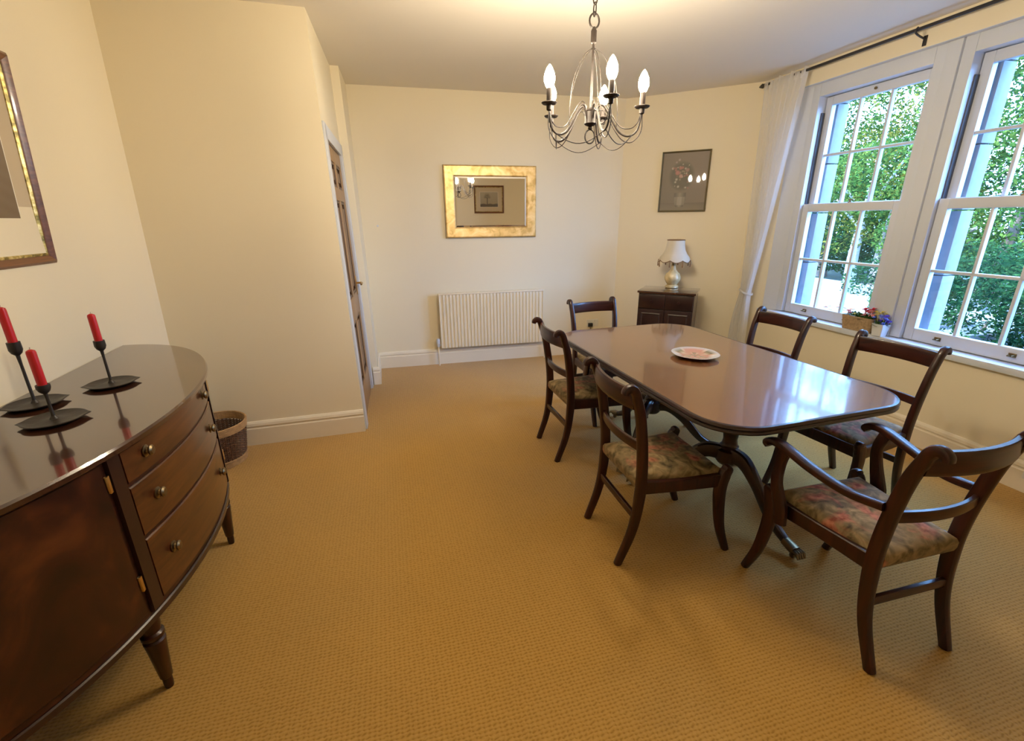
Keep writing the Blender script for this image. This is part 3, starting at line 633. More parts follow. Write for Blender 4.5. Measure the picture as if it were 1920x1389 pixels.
def framebars(mb, w, h, fw, prof, y0):       # mitred frame in local XZ plane, facing -y; prof: (inset 0..fw, depth)
    n = len(prof)
    cs = [(0, 0, 1, 1), (w, 0, -1, 1), (w, h, -1, -1), (0, h, 1, -1)]
    vs = [(x + sx * i, y0 - d, z + sz * i) for (x, z, sx, sz) in cs for (i, d) in prof]; fs = []
    for k in range(4):
        k2 = (k + 1) % 4
        for i in range(n - 1): fs.append((k * n + i, k2 * n + i, k2 * n + i + 1, k * n + i + 1))
        fs.append((k * n + n - 1, k2 * n + n - 1, k2 * n, k * n))
    mb.add(vs, fs)
ms0, ms1 = s_of(-0.679, 4.975), s_of(0.268, 5.197)
mr_ = thing('wall_mirror', 'landscape wall mirror in a broad gold-leaf frame', 'mirror', backpt(ms0, 0.004, 1.376), bang)
mw, mh, fwid = ms1 - ms0, 0.707, 0.108
b = MB(); framebars(b, mw, mh, fwid, [(0, 0), (0, 0.026), (0.012, 0.034), (0.095, 0.028), (0.104, 0.022), (fwid, 0.012), (fwid, 0.0)], 0); b.build('mirror_frame', M['gold'], mr_, 20)
b = MB(); b.box(fwid - 0.004, mw - fwid + 0.004, -0.0125, -0.004, fwid - 0.004, mh - fwid + 0.004); b.build('mirror_glass', M['mirror'], mr_, 0)
b = MB(); framebars(b, mw - 2 * fwid + 0.004, mh - 2 * fwid + 0.004, 0.016, [(0, 0.0), (0, 0.0128), (0.016, 0.0150), (0.016, 0.0)], 0)
bv = b.build('bevelled_edge', M['mirror'], mr_, 0); bv.location = (fwid - 0.002, 0, fwid - 0.002)
b = MB(); framebars(b, mw + .002, mh + .002, 0.012, [(0, -0.0), (0, 0.022), (0.012, 0.022), (0.012, 0)], 0); eb = b.build('frame_back_edge', M['slate'], mr_, 0); eb.location = (-.001, 0, -.001)

sk = thing('wall_socket', 'white double wall socket with black plug behind far chair', 'socket', backpt(s_of(0.90, 5.343), 0, 0.325), bang)
b = MB(); b.rbox(0, 0.146, -0.011, 0, 0, 0.086, 0.003); b.build('faceplate', M['socket'], sk)
for x in (0.045, 0.098):
    b = MB(); b.rbox(x - 0.006, x + 0.006, -0.016, -0.010, 0.058, 0.074, 0.002); b.build('switch', M['socket'], sk)
pg = thing('plug', 'black plug and cable in the wall socket', 'plug', backpt(s_of(0.90, 5.343) + 0.04, 0.0112, 0.325), bang)
b = MB(); b.rbox(-0.026, 0.026, -0.032, 0, 0.002, 0.046, 0.006); b.build('plug_body', M['black'], pg)
b = MB(); b.tube(spline([(0, -0.018, 0.004), (0.005, -0.024, -0.10), (0.03, -0.03, -0.24), (0.12, -0.045, -0.318), (0.30, -0.05, -0.318)]), 0.0035, 6); b.build('cable', M['black'], pg)
b = MB(); b.lathe([(0.010, 0), (0.010, 0.003), (0.003, 0.005), (0.003, 0.018), (0.005, 0.02)], 10, Matrix.Rotation(PI / 2, 4, 'X'))
hk = b.build('wall_hook', M['white']); hk.location = backpt(0.13, 0.0, 1.505); hk.rotation_euler = (0, 0, bang); tag(hk, 'tiny white hook high on wall beside the door pier', 'hook')

# ------------------------------------------------------------------ pictures
def picture(name, label, loc, rz, w, h, frame, fw, fn, mount=0.0, gap=None, tilt=0.0, slip=None, nx=60, nz=70, prof=None):
    o = thing(name, label, 'picture', loc, rz); o.rotation_euler = (tilt, 0, rz)
    b = MB(); framebars(b, w, h, fw, prof or [(0, 0), (0, 0.018), (fw * .3, 0.026), (fw * .8, 0.018), (fw, 0.010), (fw, 0)], 0); b.build('picture_frame', frame, o, 25)
    x0 = fw
    if slip:
        b = MB(); framebars(b, w - 2 * fw + .004, h - 2 * fw + .004, slip, [(0, 0), (0, 0.012), (slip * .5, 0.014), (slip, 0.008), (slip, 0)], 0); s = b.build('gilt_slip', M['gilt'], o, 20); s.location = (fw - .002, 0, fw - .002); x0 = fw + slip
    if mount:
        b = MB(); b.box(x0 - .004, w - x0 + .004, -0.004, -0.001, x0 - .004, h - x0 + .004); b.build('mount', M['mount'], o, 0)
        mb_ = mount; b = MB(); framebars(b, w - 2 * (x0 + mb_) + .012, h - 2 * (x0 + mb_) + .012, .006, [(0, 0.003), (0, 0.0052), (.006, 0.0046), (.006, 0.003)], 0); e = b.build('mount_bevel', M['mount_edge'], o, 0); e.location = (x0 + mb_ - .006, 0, x0 + mb_ - .006); x0 += mb_
    pw, ph = w - 2 * x0, h - 2 * x0
    b = MB(); b.grid(lambda u, v: (x0 - .001 + u * (pw + .002), -0.0058, x0 - .001 + v * (ph + .002)), nx, nz)
    p = b.build('print', M['print'], o, 0); paint(p, lambda c: fn((c.x - x0) / pw, (c.z - x0) / ph)); return o
def mix3(a, b, t): t = max(0, min(1, t)); return tuple(lerp(x, y, t) for x, y in zip(a, b))
def hsh(i): return (math.sin(i * 127.1 + 3.7) * 43758.5453) % 1.0
BLOOMS = []
_r = random.Random(21)
for i in range(46):
    a = _r.uniform(0, 6.28); d = _r.random() ** 0.6
    BLOOMS.append((0.45 + 0.27 * d * math.cos(a), 0.60 + 0.25 * d * math.sin(a), _r.uniform(0.012, 0.032), _r.choice([(0.30, 0.27, 0.22), (0.24, 0.12, 0.10), (0.20, 0.17, 0.13), (0.09, 0.10, 0.07)])))
BLOOMS += [(0.34, 0.66, .06, (0.30, 0.14, 0.12)), (0.42, 0.60, .05, (0.32, 0.20, 0.17)), (0.40, 0.74, .045, (0.27, 0.13, 0.11)), (0.55, 0.70, .05, (0.22, 0.15, 0.13)), (0.36, 0.88, .03, (.26, .22, .2)), (0.30, 0.84, .025, (.24, .2, .18))]
def still_life(u, v):
    col = mix3((0.125, 0.108, 0.078), (0.175, 0.145, 0.115), u * .6 + v * .4)
    if v < 0.13: col = mix3((0.16, 0.14, 0.10), (0.12, 0.10, 0.075), v / 0.13)
    du = u - 0.44
    if (du / 0.30) ** 2 + ((v - 0.60) / 0.27) ** 2 < 1: col = mix3(col, (0.07, 0.072, 0.052), 0.7 * min(1.0, 2.2 * (1 - (du / 0.30) ** 2 - ((v - 0.60) / 0.27) ** 2)))
    for bx_, by_, br, bc in BLOOMS:
        dd = math.hypot(u - bx_, (v - by_) * 1.23) / br
        if dd < 1: col = mix3(bc, col, dd ** 3)
    if 0.06 < v < 0.31:
        k = (v - 0.06) / 0.25; hw = 0.085 + 0.055 * math.sin(min(1, k * 1.15) * PI * 0.62)
        if abs(du) < hw: col = mix3((0.24, 0.22, 0.17), (0.10, 0.09, 0.07), abs(du) / hw * 0.8 + (0.4 if (k > 0.7 or k < 0.12) else 0.12 * math.sin(u * 90)))
    return tuple(x * 1.4 for x in col)
def tree_print(u, v):
    col = mix3((0.30, 0.25, 0.17), (0.42, 0.37, 0.27), v)
    if v < 0.20 + 0.02 * math.sin(u * 17): col = mix3((0.055, 0.040, 0.026), (0.11, 0.085, 0.055), v / 0.2)
    if abs(u - 0.60) < 0.018 + 0.01 * max(0, 0.4 - v) and 0.15 < v < 0.62: col = (0.075, 0.058, 0.04)
    for cx_, cy_, r in ((.60, .74, .17), (.50, .66, .11), (.70, .66, .10)):
        dd = math.hypot(u - cx_, (v - cy_) * 0.8) / r
        if dd < 1 and hsh(int(u * 40) * 57 + int(v * 40)) > 0.3: col = mix3((0.14, 0.115, 0.08), col, dd * dd)
    return col
def sepia_print(u, v):
    col = mix3((0.085, 0.055, 0.032), (0.30, 0.24, 0.16), (v - 0.1) * 1.1)
    if v < 0.66 + 0.03 * math.sin(u * 9 + 1): col = mix3((0.125, 0.078, 0.040), (0.165, 0.120, 0.080), v / .64 + .12 * math.sin(u * 23 + v * 60))
    return col
cd_ = (D2 - D1).normalized(); cang = math.atan2(cd_.y, cd_.x); cn = V2(cd_.y, -cd_.x)
def cornpt(x, y, o, z): s = (V2(x, y) - D1).dot(cd_); p = D1 + cd_ * s + cn * o; return (p.x, p.y, z)
picture('still_life_picture', 'dim floral still life in thin olive frame above the table lamp', cornpt(1.606, 5.228, 0.003, 1.617), cang, 0.477, 0.592, M['gilt_dark'] if 'gilt_dark' in M else plain('olive_gilt_frame', (0.17, 0.14, 0.07), 0.4, 0.3), 0.016, still_life, nx=100, nz=124)
# left wall: face towards +E_N ; local x runs along -E_S (away from camera) so that -y faces the room
lang = math.atan2(-E_S.y, -E_S.x) 
# with x = -E_S, -y = ( ... ) must equal E_N
def leftpt(s, o, z): p = AC + E_S * s + E_N * o; return (p.x, p.y, z)
picture('framed_print', 'large framed print with gilt slip above the sideboard', leftpt(0.905 + 0.74, 0.012, 1.392), lang, 0.74, 0.79, M['frame_brown'], 0.034, sepia_print, mount=0.085, slip=0.016, tilt=math.radians(3.4))
rdv = (REAR_A - REAR_B).normalized(); rang = math.atan2(-rdv.y, -rdv.x)
def rearpt(x, y, o, z): s = (V2(x, y) - REAR_B).dot(rdv); p = REAR_B + rdv * s + V2(-rdv.y, rdv.x) * o; return (p.x, p.y, z)
picture('framed_print', 'framed tree print reflected in the gilt mirror', rearpt(2.735, -0.905, 0.003, 1.710), rang, 0.725, 0.625, M['frame_brown'], 0.035, tree_print, mount=0.10, slip=0.012)
picture('framed_print', 'lower framed print, only its top edge reflected in mirror', rearpt(2.735, -0.905, 0.003, 0.805), rang, 0.725, 0.625, M['frame_brown'], 0.035, tree_print, mount=0.10, slip=0.012)

# ------------------------------------------------------------------ sideboard
sbx = AC + E_S * 1.55
sb = thing('sideboard', 'bow-fronted mahogany sideboard carrying three red candles', 'sideboard', (sbx.x, sbx.y, 0), math.atan2(E_S.y, E_S.x))   # local x along wall, y into room
SL, SD, SB0 = 0.985, 0.615, 0.025
def bow(x, ins=0.0):
    a = SL - ins; d = SD - ins
    return SB0 + d * math.sqrt(max(0.0, 1 - (x / a) ** 2))
def outline(ins, z, n=64):
    a = SL - ins; pts = []
    for i in range(n + 1):
        th = PI * i / n; x = a * math.cos(th); pts.append(Vector((x, SB0 + (SD - ins) * math.sin(th), z)))
    return pts
b = MB(); b.loft([outline(0.006, 0.905), outline(0.0, 0.910), outline(0.0, 0.923), outline(0.005, 0.930)]); b.build('top', M['side_top'], sb, 25)
b = MB(); b.loft([outline(0.030, 0.310), outline(0.030, 0.905)]); b.build('carcass', M['mahogany_x'], sb, 25)
b = MB(); b.loft([outline(0.026, 0.305), outline(0.022, 0.308), outline(0.022, 0.328), outline(0.027, 0.332)]); b.build('base_moulding', M['mahogany_dark'], sb, 25)
def curved(x0, x1, z0, z1, ins, th, n=14):       # panel that follows the bow
    fr = [(lerp(x0, x1, i / n)) for i in range(n + 1)]; e = 0.004
    def ring(z, k): return [Vector((x, bow(x, ins) - k, z)) for x in fr] + [Vector((x, bow(x, ins) - th, z)) for x in reversed(fr)]
    mbb = MB(); mbb.loft([ring(z0, e), ring(z0 + e, 0), ring(z1 - e, 0), ring(z1, e)]); return mbb
ZD = [(0.355, 0.585), (0.598, 0.775), (0.788, 0.898)]
for z0, z1 in ZD:
    d = curved(-0.375, 0.375, z0, z1, 0.022, 0.03).build('drawer', M['drawer'], sb, 25)
    for x in (-0.232, 0.280):
        y = bow(x, 0.022); b = MB(); T = Matrix.Translation((x, y - 0.001, (z0 + z1) / 2 + 0.01)) @ Matrix.Rotation(-PI / 2, 4, 'X')
        b.lathe([(0.020, 0), (0.020, 0.003), (0.011, 0.006), (0.009, 0.010), (0.016, 0.013), (0.018, 0.018), (0.012, 0.023)], 16, T); b.build('knob', M['old_brass'], d)
for sgn in (-1, 1):
    x0, x1 = sorted((sgn * 0.445, sgn * 0.90))
    d = curved(x0, x1, 0.355, 0.898, 0.022, 0.03, 20).build('door', M['veneer'], sb, 25)
    b = curved(*sorted((sgn * 0.425, sgn * 0.385)), 0.342, 0.905, 0.018, 0.02, 4); b.build('stile', M['mahogany_dark'], sb, 25)
    for z in (0.44, 0.80):
        x = sgn * 0.437; y = bow(x, 0.020); b = MB(); b.rbox(x - 0.006, x + 0.006, y - 0.006, y + 0.004, z, z + 0.055, 0.002); b.build('hinge', M['brass'], d)
    x = sgn * 0.82; y = bow(x, 0.022); b = MB(); b.lathe([(0.010, 0), (0.012, 0.004), (0.012, 0.005), (0.004, 0.006)], 12, Matrix.Translation((x, y, 0.66)) @ Matrix.Rotation(-PI / 2, 4, 'X') @ Matrix.Rotation(0.6 * sgn, 4, 'Y')); b.build('escutcheon', M['old_brass'], d)
for x, y in ((-0.375, 0.525), (0.405, 0.522), (-0.86, 0.12), (0.86, 0.12), (-0.3, 0.06), (0.3, 0.06)):
    b = MB(); b.lathe([(0.013, 0), (0.015, 0.02), (0.015, 0.045), (0.019, 0.05), (0.030, 0.19), (0.033, 0.215), (0.027, 0.222), (0.034, 0.232), (0.034, 0.245), (0.026, 0.252), (0.030, 0.275), (0.030, 0.30)], 16, Matrix.Translation((x, y, 0))); b.build('leg', M['mahogany'], sb)

def candlestick(label, clabel, s, d, cup0, cup1, ctop, rot):
    p = leftpt(s, d, 0.930); o = thing('candlestick', label, 'candlestick', p, rot, 'iron candlesticks on the sideboard'); h0, h1, ht = cup0 - 0.93, cup1 - 0.93, ctop - 0.93
    b = MB(); rings = []
    for r, z in ((0.060, 0.001), (0.080, 0.010), (0.083, 0.013), (0.079, 0.0145), (0.055, 0.006), (0.012, 0.012), (0.006, 0.022)):
        ring = []
        for i in range(48):
            a = 2 * PI * i / 48; k = 1.0
            if r > 0.07: k = 1 + 0.13 * max(0, math.cos(2 * a)) ** 24
            ring.append(Vector((r * k * math.cos(a), r * k * math.sin(a), z)))
        rings.append(ring)
    b.loft(rings); b.build('drip_plate', M['iron'], o)
    b = MB(); b.lathe([(0.007, 0.015), (0.005, 0.03), (0.0045, h0 * 0.8), (0.006, h0)], 12); b.build('stem', M['iron'], o)
    b = MB(); b.lathe([(0.006, h0 - 0.004), (0.014, h0 + 0.004), (0.0185, h0 + 0.016), (0.018, h1), (0.0145, h1), (0.0140, h0 + 0.012)], 18); b.build('cup', M['iron'], o)
    c = thing('candle', clabel, 'candle', (p[0], p[1], 0.93 + h0 + 0.0125), rot, 'red candles on the sideboard'); L_ = ht - h0 - 0.0125
    b = MB(); b.lathe([(0.0125, 0), (0.0125, L_ - 0.010), (0.011, L_ - 0.004), (0.004, L_)], 18); b.build('wax', M['red_wax'], c)
    b = MB(); b.tube([(0, 0, L_ - 0.002), (0.001, 0, L_ + 0.007)], 0.0013, 6); b.build('wick', M['wick'], c)
candlestick('black iron candlestick standing alone at the far right', 'red candle in the single candlestick nearest the back wall', 1.31, 0.296, 1.078, 1.116, 1.222, 0.7)
candlestick('tallest black iron candlestick standing against the left wall', 'red candle in the tallest candlestick by the wall', 1.483, 0.141, 1.122, 1.166, 1.287, 0.9)
candlestick('short black iron candlestick closest to the sideboard front edge', 'red candle in the shortest candlestick at the front', 1.677, 0.297, 1.033, 1.060, 1.177, 0.6)

# ------------------------------------------------------------------ waste basket
bk = thing('waste_basket', 'round wicker waste basket with pale cane rim beside sideboard', 'basket', (-1.995, 2.760, 0), 0.3)
def br(z): return lerp(0.150, 0.190, z / 0.29)
b = MB()
for i in range(44):
    a = 2 * PI * i / 44; b.tube([(br(z) * math.cos(a), br(z) * math.sin(a), z) for z in (0.02, 0.15, 0.285)], 0.0035, 5)
st_ = b.build('stake', M['wicker'], bk); st_['kind'] = 'stuff'
b = MB()
for k in range(26):
    z = 0.058 + k * 0.0068; n = 88; b.tube([((br(z) + 0.0035 * (1 if (i // 1 + k) % 2 else -1)) * math.cos(2 * PI * i / n), (br(z) + 0.0035 * (1 if (i + k) % 2 else -1)) * math.sin(2 * PI * i / n), z) for i in range(n)], 0.0036, 4, closed=True)
w_ = b.build('weaving', M['wicker'], bk); w_['kind'] = 'stuff'
for zs, nm in (((0.008, 0.020, 0.032, 0.044), 'base_band'), ((0.243, 0.254, 0.265, 0.276, 0.286), 'rim')):
    b = MB()
    for z in zs: b.tube([((br(z) + 0.002) * math.cos(2 * PI * i / 48), (br(z) + 0.002) * math.sin(2 * PI * i / 48), z) for i in range(48)], 0.0072, 6, closed=True)
    b.build(nm, M['cane'], bk)
b = MB(); b.lathe([(0.001, 0.006), (0.148, 0.006), (0.148, 0.012), (0.001, 0.012)], 32); b.build('base', M['wicker'], bk)

# ------------------------------------------------------------------ chairs
RX, FX, TX = 0.186, 0.212, 0.205
def Y(v): return v - 0.28
def make_chair(label, arms=False, fx=FX):
    o = thing('carver_chair' if arms else 'dining_chair', label, 'chair', (0, 0, 0), 0, 'carver chairs at the table ends' if arms else 'side chairs along the table')
    mw = M['mahogany']
    for s in (-1, 1):
        pr = [(RX - .004, 0.0, 0.0), (RX, 0.060, 0.184), (RX + .002, 0.082, 0.364), (RX + .005, 0.078, 0.54), (TX - .006, 0.048, 0.75), (TX - .001, 0.012, 0.870)]
        pts = spline([(s * x, Y(y), z) for x, y, z in pr], 6); sc = spline([(s * TX, Y(0.012), 0.870), (s * TX, Y(0.000), 0.889), (s * TX, Y(-0.018), 0.896), (s * TX, Y(-0.034), 0.886), (s * TX, Y(-0.038), 0.872)], 4)
        n1 = len(pts); pts = pts + sc[1:]; m = len(pts)
        w = series([0.031, 0.034, 0.036, 0.036, 0.034, 0.033], n1) + [0.033] * (m - n1)
        d = series([0.036, 0.044, 0.052, 0.050, 0.046, 0.040], n1) + series([0.040, 0.038, 0.034, 0.026], m - n1)
        b = MB(); b.sweep(pts, w, d); b.build('back_post', mw, o)
        pf = spline([(s * (fx + .004), Y(0.560), 0.0), (s * fx, Y(0.508), 0.15), (s * fx, Y(0.482), 0.33), (s * fx, Y(0.492), 0.420), (s * fx, Y(0.505), 0.452), (s * fx, Y(0.490), 0.462)], 6)
        b = MB(); b.sweep(pf, series([0.030, 0.036, 0.040, 0.040, 0.040, 0.036], len(pf)), series([0.034, 0.046, 0.058, 0.062, 0.050, 0.020], len(pf))); b.build('leg', mw, o)
        b = MB(); sp = spline([(s * RX, Y(0.095), 0.405), (s * (RX + .012), Y(0.28), 0.398), (s * fx, Y(0.475), 0.402)], 6); b.sweep(sp, 0.028, series([0.068, 0.060, 0.068], len(sp)), p=5); b.build('seat_rail', mw, o)
    b = MB(); b.rbox(-fx + .015, fx - .015, Y(0.470), Y(0.498), 0.372, 0.436, 0.004); b.build('seat_rail', mw, o)
    b = MB(); b.rbox(-RX + .012, RX - .012, Y(0.080), Y(0.100), 0.385, 0.425, 0.004); b.build('seat_rail', mw, o)
    def bar(nm, x, y, z, bowd, th, hh, n=13):
        b = MB(); sp = [(lerp(-x, x, i / (n - 1)), Y(y) - bowd * (1 - (2 * i / (n - 1) - 1) ** 2), z) for i in range(n)]
        b.sweep(sp, hh, th, lat=(0, 0, 1), p=5); return b.build(nm, M['mahogany_x'], o)
    bar('top_rail', TX - .008, 0.018, 0.838, 0.034, 0.022, 0.086)
    bar('back_rail', TX - .014, 0.068, 0.610, 0.030, 0.018, 0.044)
    bar('stretcher', RX, 0.068, 0.255, 0.0, 0.020, 0.036, 5)
    b = MB(); rings = []                                            # drop-in seat pad
    for ins, z in ((0.004, 0.398), (0.0, 0.415), (0.0, 0.436), (0.006, 0.450), (0.030, 0.464), (0.085, 0.472), (0.150, 0.474)):
        ring = []; n = 10
        cs = [(-RX + .014 + ins, Y(0.062) + ins), (RX - .014 - ins, Y(0.062) + ins), (fx - .008 - ins * 1.05, Y(0.488) - ins), (-fx + .008 + ins * 1.05, Y(0.488) - ins)]
        for k in range(4):
            for i in range(n): ring.append(Vector((lerp(cs[k][0], cs[(k + 1) % 4][0], i / n), lerp(cs[k][1], cs[(k + 1) % 4][1], i / n), z)))
        rings.append(ring)
    b.loft(rings); b.build('seat', M['tapestry'], o, 40)
    if arms:
        for s in (-1, 1):
            sp = spline([(s * (TX + .004), Y(0.085), 0.640), (s * (TX + .022), Y(0.20), 0.628), (s * (TX + .046), Y(0.33), 0.652), (s * (TX + .056), Y(0.455), 0.682), (s * (TX + .056), Y(0.515), 0.678), (s * (TX + .056), Y(0.537), 0.662), (s * (TX + .056), Y(0.525), 0.650)], 6)
            m = len(sp); b = MB(); b.sweep(sp, series([0.030, 0.036, 0.044, 0.044, 0.040, 0.036], m), series([0.030, 0.028, 0.028, 0.030, 0.026, 0.018], m), p=4); b.build('arm', mw, o)
            sp = spline([(s * (fx + .026), Y(0.405), 0.350), (s * (fx + .026), Y(0.420), 0.42), (s * (fx + .030), Y(0.455), 0.52), (s * (TX + .048), Y(0.462), 0.60), (s * (TX + .054), Y(0.445), 0.672)], 6)
            b = MB(); b.sweep(sp, 0.030, series([0.050, 0.064, 0.050, 0.042, 0.050], len(sp))); b.build('arm_support', mw, o)
    return o
def place(o, midx, midy, ang):           # rear feet midpoint and facing direction in degrees
    f = V2(math.cos(math.radians(ang)), math.sin(math.radians(ang))); p = V2(midx, midy) + f * 0.28
    return (p.x, p.y, 0), math.radians(ang - 90)
side = make_chair('mahogany side chair nearest the camera, left of the table')
side.location, r_ = place(side, 0.447, 1.925, 13.5); side.rotation_euler = (0, 0, r_)
for (x, y, a, lb) in ((0.247, 2.888, 16.0, 'mahogany side chair on the left nearest the radiator'),
                      (1.96, 3.215, 199.0, 'mahogany side chair in front of the left curtain'),
                      (2.15, 2.43, 201.0, 'mahogany side chair pulled out below the window mullion')):
    l_, r_ = place(None, x, y, a); dup(side, l_, r_, lb)
carv = make_chair('mahogany carver armchair at the camera end of the table', True, 0.232)
carv.location, r_ = place(carv, 1.45, 1.245, 104.2); carv.rotation_euler = (0, 0, r_)
l_, r_ = place(None, 0.690, 3.855, 289.0); dup(carv, l_, r_, 'mahogany carver armchair at the far table end before the socket')

# ------------------------------------------------------------------ dining table
TA = math.radians(106.9)
tb = thing('dining_table', 'long mahogany twin-pedestal dining table with polished rounded top', 'table', (1.09, 2.60, 0), TA)      # local x along the table
def rrect(a, bb, r, z, n=12):
    out = []
    for cx_, cy_, a0 in ((a - r, bb - r, 0), (-a + r, bb - r, 90), (-a + r, -bb + r, 180), (a - r, -bb + r, 270)):
        for i in range(n + 1):
            th = math.radians(a0 + 90 * i / n); out.append(Vector((cx_ + r * math.cos(th), cy_ + r * math.sin(th), z)))
    return out
A_, B_, R_ = 0.90, 0.55, 0.23
def ro_(ins, z): return rrect(A_ - ins, B_ - ins, R_ - ins, z)
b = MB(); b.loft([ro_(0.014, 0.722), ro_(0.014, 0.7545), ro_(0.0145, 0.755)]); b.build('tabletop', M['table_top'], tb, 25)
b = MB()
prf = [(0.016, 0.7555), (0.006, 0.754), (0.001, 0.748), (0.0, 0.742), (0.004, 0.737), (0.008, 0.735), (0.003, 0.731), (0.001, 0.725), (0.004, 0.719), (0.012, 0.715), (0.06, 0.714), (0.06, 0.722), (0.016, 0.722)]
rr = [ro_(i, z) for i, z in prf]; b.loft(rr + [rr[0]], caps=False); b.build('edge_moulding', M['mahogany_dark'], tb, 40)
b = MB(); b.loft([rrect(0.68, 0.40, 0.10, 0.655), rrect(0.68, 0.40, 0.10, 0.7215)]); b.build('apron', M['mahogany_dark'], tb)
def claw_leg(mbw, mbb, cx_, ang, ln):
    c, s = math.cos(ang), math.sin(ang)
    def P_(r, z): return (cx_ + c * r, s * r, z)
    sp = spline([P_(0.03, 0.315), P_(0.12, 0.312), P_(0.22, 0.235), P_(0.33, 0.115), P_(ln - 0.07, 0.058), P_(ln - 0.045, 0.050)], 6)
    mbw.sweep(sp, series([0.055, 0.050, 0.044, 0.040, 0.036, 0.036], len(sp)), series([0.09, 0.085, 0.062, 0.048, 0.038, 0.034], len(sp)), lat=(-s, c, 0), p=3.5)
    sp = spline([P_(ln - 0.075, 0.058), P_(ln - 0.04, 0.050), P_(ln - 0.012, 0.044)], 4); mbb.sweep(sp, series([0.042, 0.046, 0.05], len(sp)), series([0.042, 0.044, 0.04], len(sp)), lat=(-s, c, 0), p=3)
    for k in (-1.5, -0.5, 0.5, 1.5):
        q = k * 0.011; sp = spline([(cx_ + c * (ln - 0.02) - s * q, s * (ln - 0.02) + c * q, 0.050), (cx_ + c * (ln + 0.012) - s * q * 1.2, s * (ln + 0.012) + c * q * 1.2, 0.046), (cx_ + c * (ln + 0.026) - s * q * 1.25, s * (ln + 0.026) + c * q * 1.25, 0.026)], 4); mbb.tube(sp, series([0.0075, 0.0085, 0.005], len(sp)), 7)
    T = Matrix.Translation((cx_ + c * (ln - 0.02), s * (ln - 0.02), 0.0135)) @ Matrix.Rotation(ang, 4, 'Z') @ Matrix.Rotation(PI / 2, 4, 'X')
    mbb.lathe([(0.0125, -0.009), (0.0135, -0.006), (0.0135, 0.006), (0.0125, 0.009)], 14, T)
for sgn in (-1, 1):
    cx_ = sgn * 0.37
    b = MB(); b.lathe([(0.050, 0.255), (0.062, 0.27), (0.062, 0.335), (0.045, 0.345), (0.050, 0.36), (0.040, 0.372), (0.036, 0.40), (0.044, 0.45), (0.064, 0.52), (0.068, 0.555), (0.054, 0.60), (0.042, 0.612), (0.056, 0.622), (0.056, 0.64), (0.042, 0.648), (0.048, 0.668)], 24, Matrix.Translation((cx_, 0, 0)))
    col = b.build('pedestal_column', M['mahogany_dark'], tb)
    b = MB(); b.rbox(cx_ - 0.17, cx_ + 0.17, -0.26, 0.26, 0.645, 0.668, 0.008); b.build('pedestal_block', M['mahogany_dark'], tb)
    for ang in (0 if sgn > 0 else PI, (PI if sgn > 0 else 0) + math.radians(52), (PI if sgn > 0 else 0) - math.radians(52)):
        mw_, mb_ = MB(), MB(); claw_leg(mw_, mb_, cx_, ang, 0.505); lg = mw_.build('leg', M['mahogany_dark'], tb); mb_.build('claw_foot', M['old_brass'], lg, label='brass claw foot with castor')
# plate
pl_ = MB(); rings = []
for r, z in ((0.070, 0.0), (0.074, 0.003), (0.110, 0.010), (0.142, 0.020), (0.145, 0.0225), (0.141, 0.0235), (0.108, 0.0140), (0.078, 0.0068), (0.040, 0.0060), (0.012, 0.0058)):
    n = 72; rings.append([Vector((r * (1 + (0.03 if r > 0.12 else 0) * abs(math.sin(6 * 2 * PI * i / n / 2))) * math.cos(2 * PI * i / n), r * (1 + (0.03 if r > 0.12 else 0) * abs(math.sin(6 * 2 * PI * i / n / 2))) * math.sin(2 * PI * i / n), z)) for i in range(n)])
pl_.loft(rings); plo = pl_.build('plate', M['plate'], None, 50); plo.location = (1.11, 2.635, 0.7557); plo.scale = (0.93, 0.93, 1.0)
def platecol(c):
    r = math.hypot(c.x, c.y); a = math.atan2(c.y, c.x)
    if r > 0.137: return (0.55, 0.53, 0.50)
    col = (0.50, 0.24, 0.17)
    k = math.sin(a * 3 + 0.8) * math.sin(r * 70 + 1.0)
    if k > 0.45: col = (0.16, 0.14, 0.08)
    elif k > 0.15: col = (0.55, 0.38, 0.26)
    elif r > 0.09 and math.sin(a * 2 + 2.4) > 0.3: col = (0.66, 0.62, 0.55)
    return col
paint(plo, platecol); tag(plo, 'pink floral plate with scalloped pale rim on the table', 'plate')

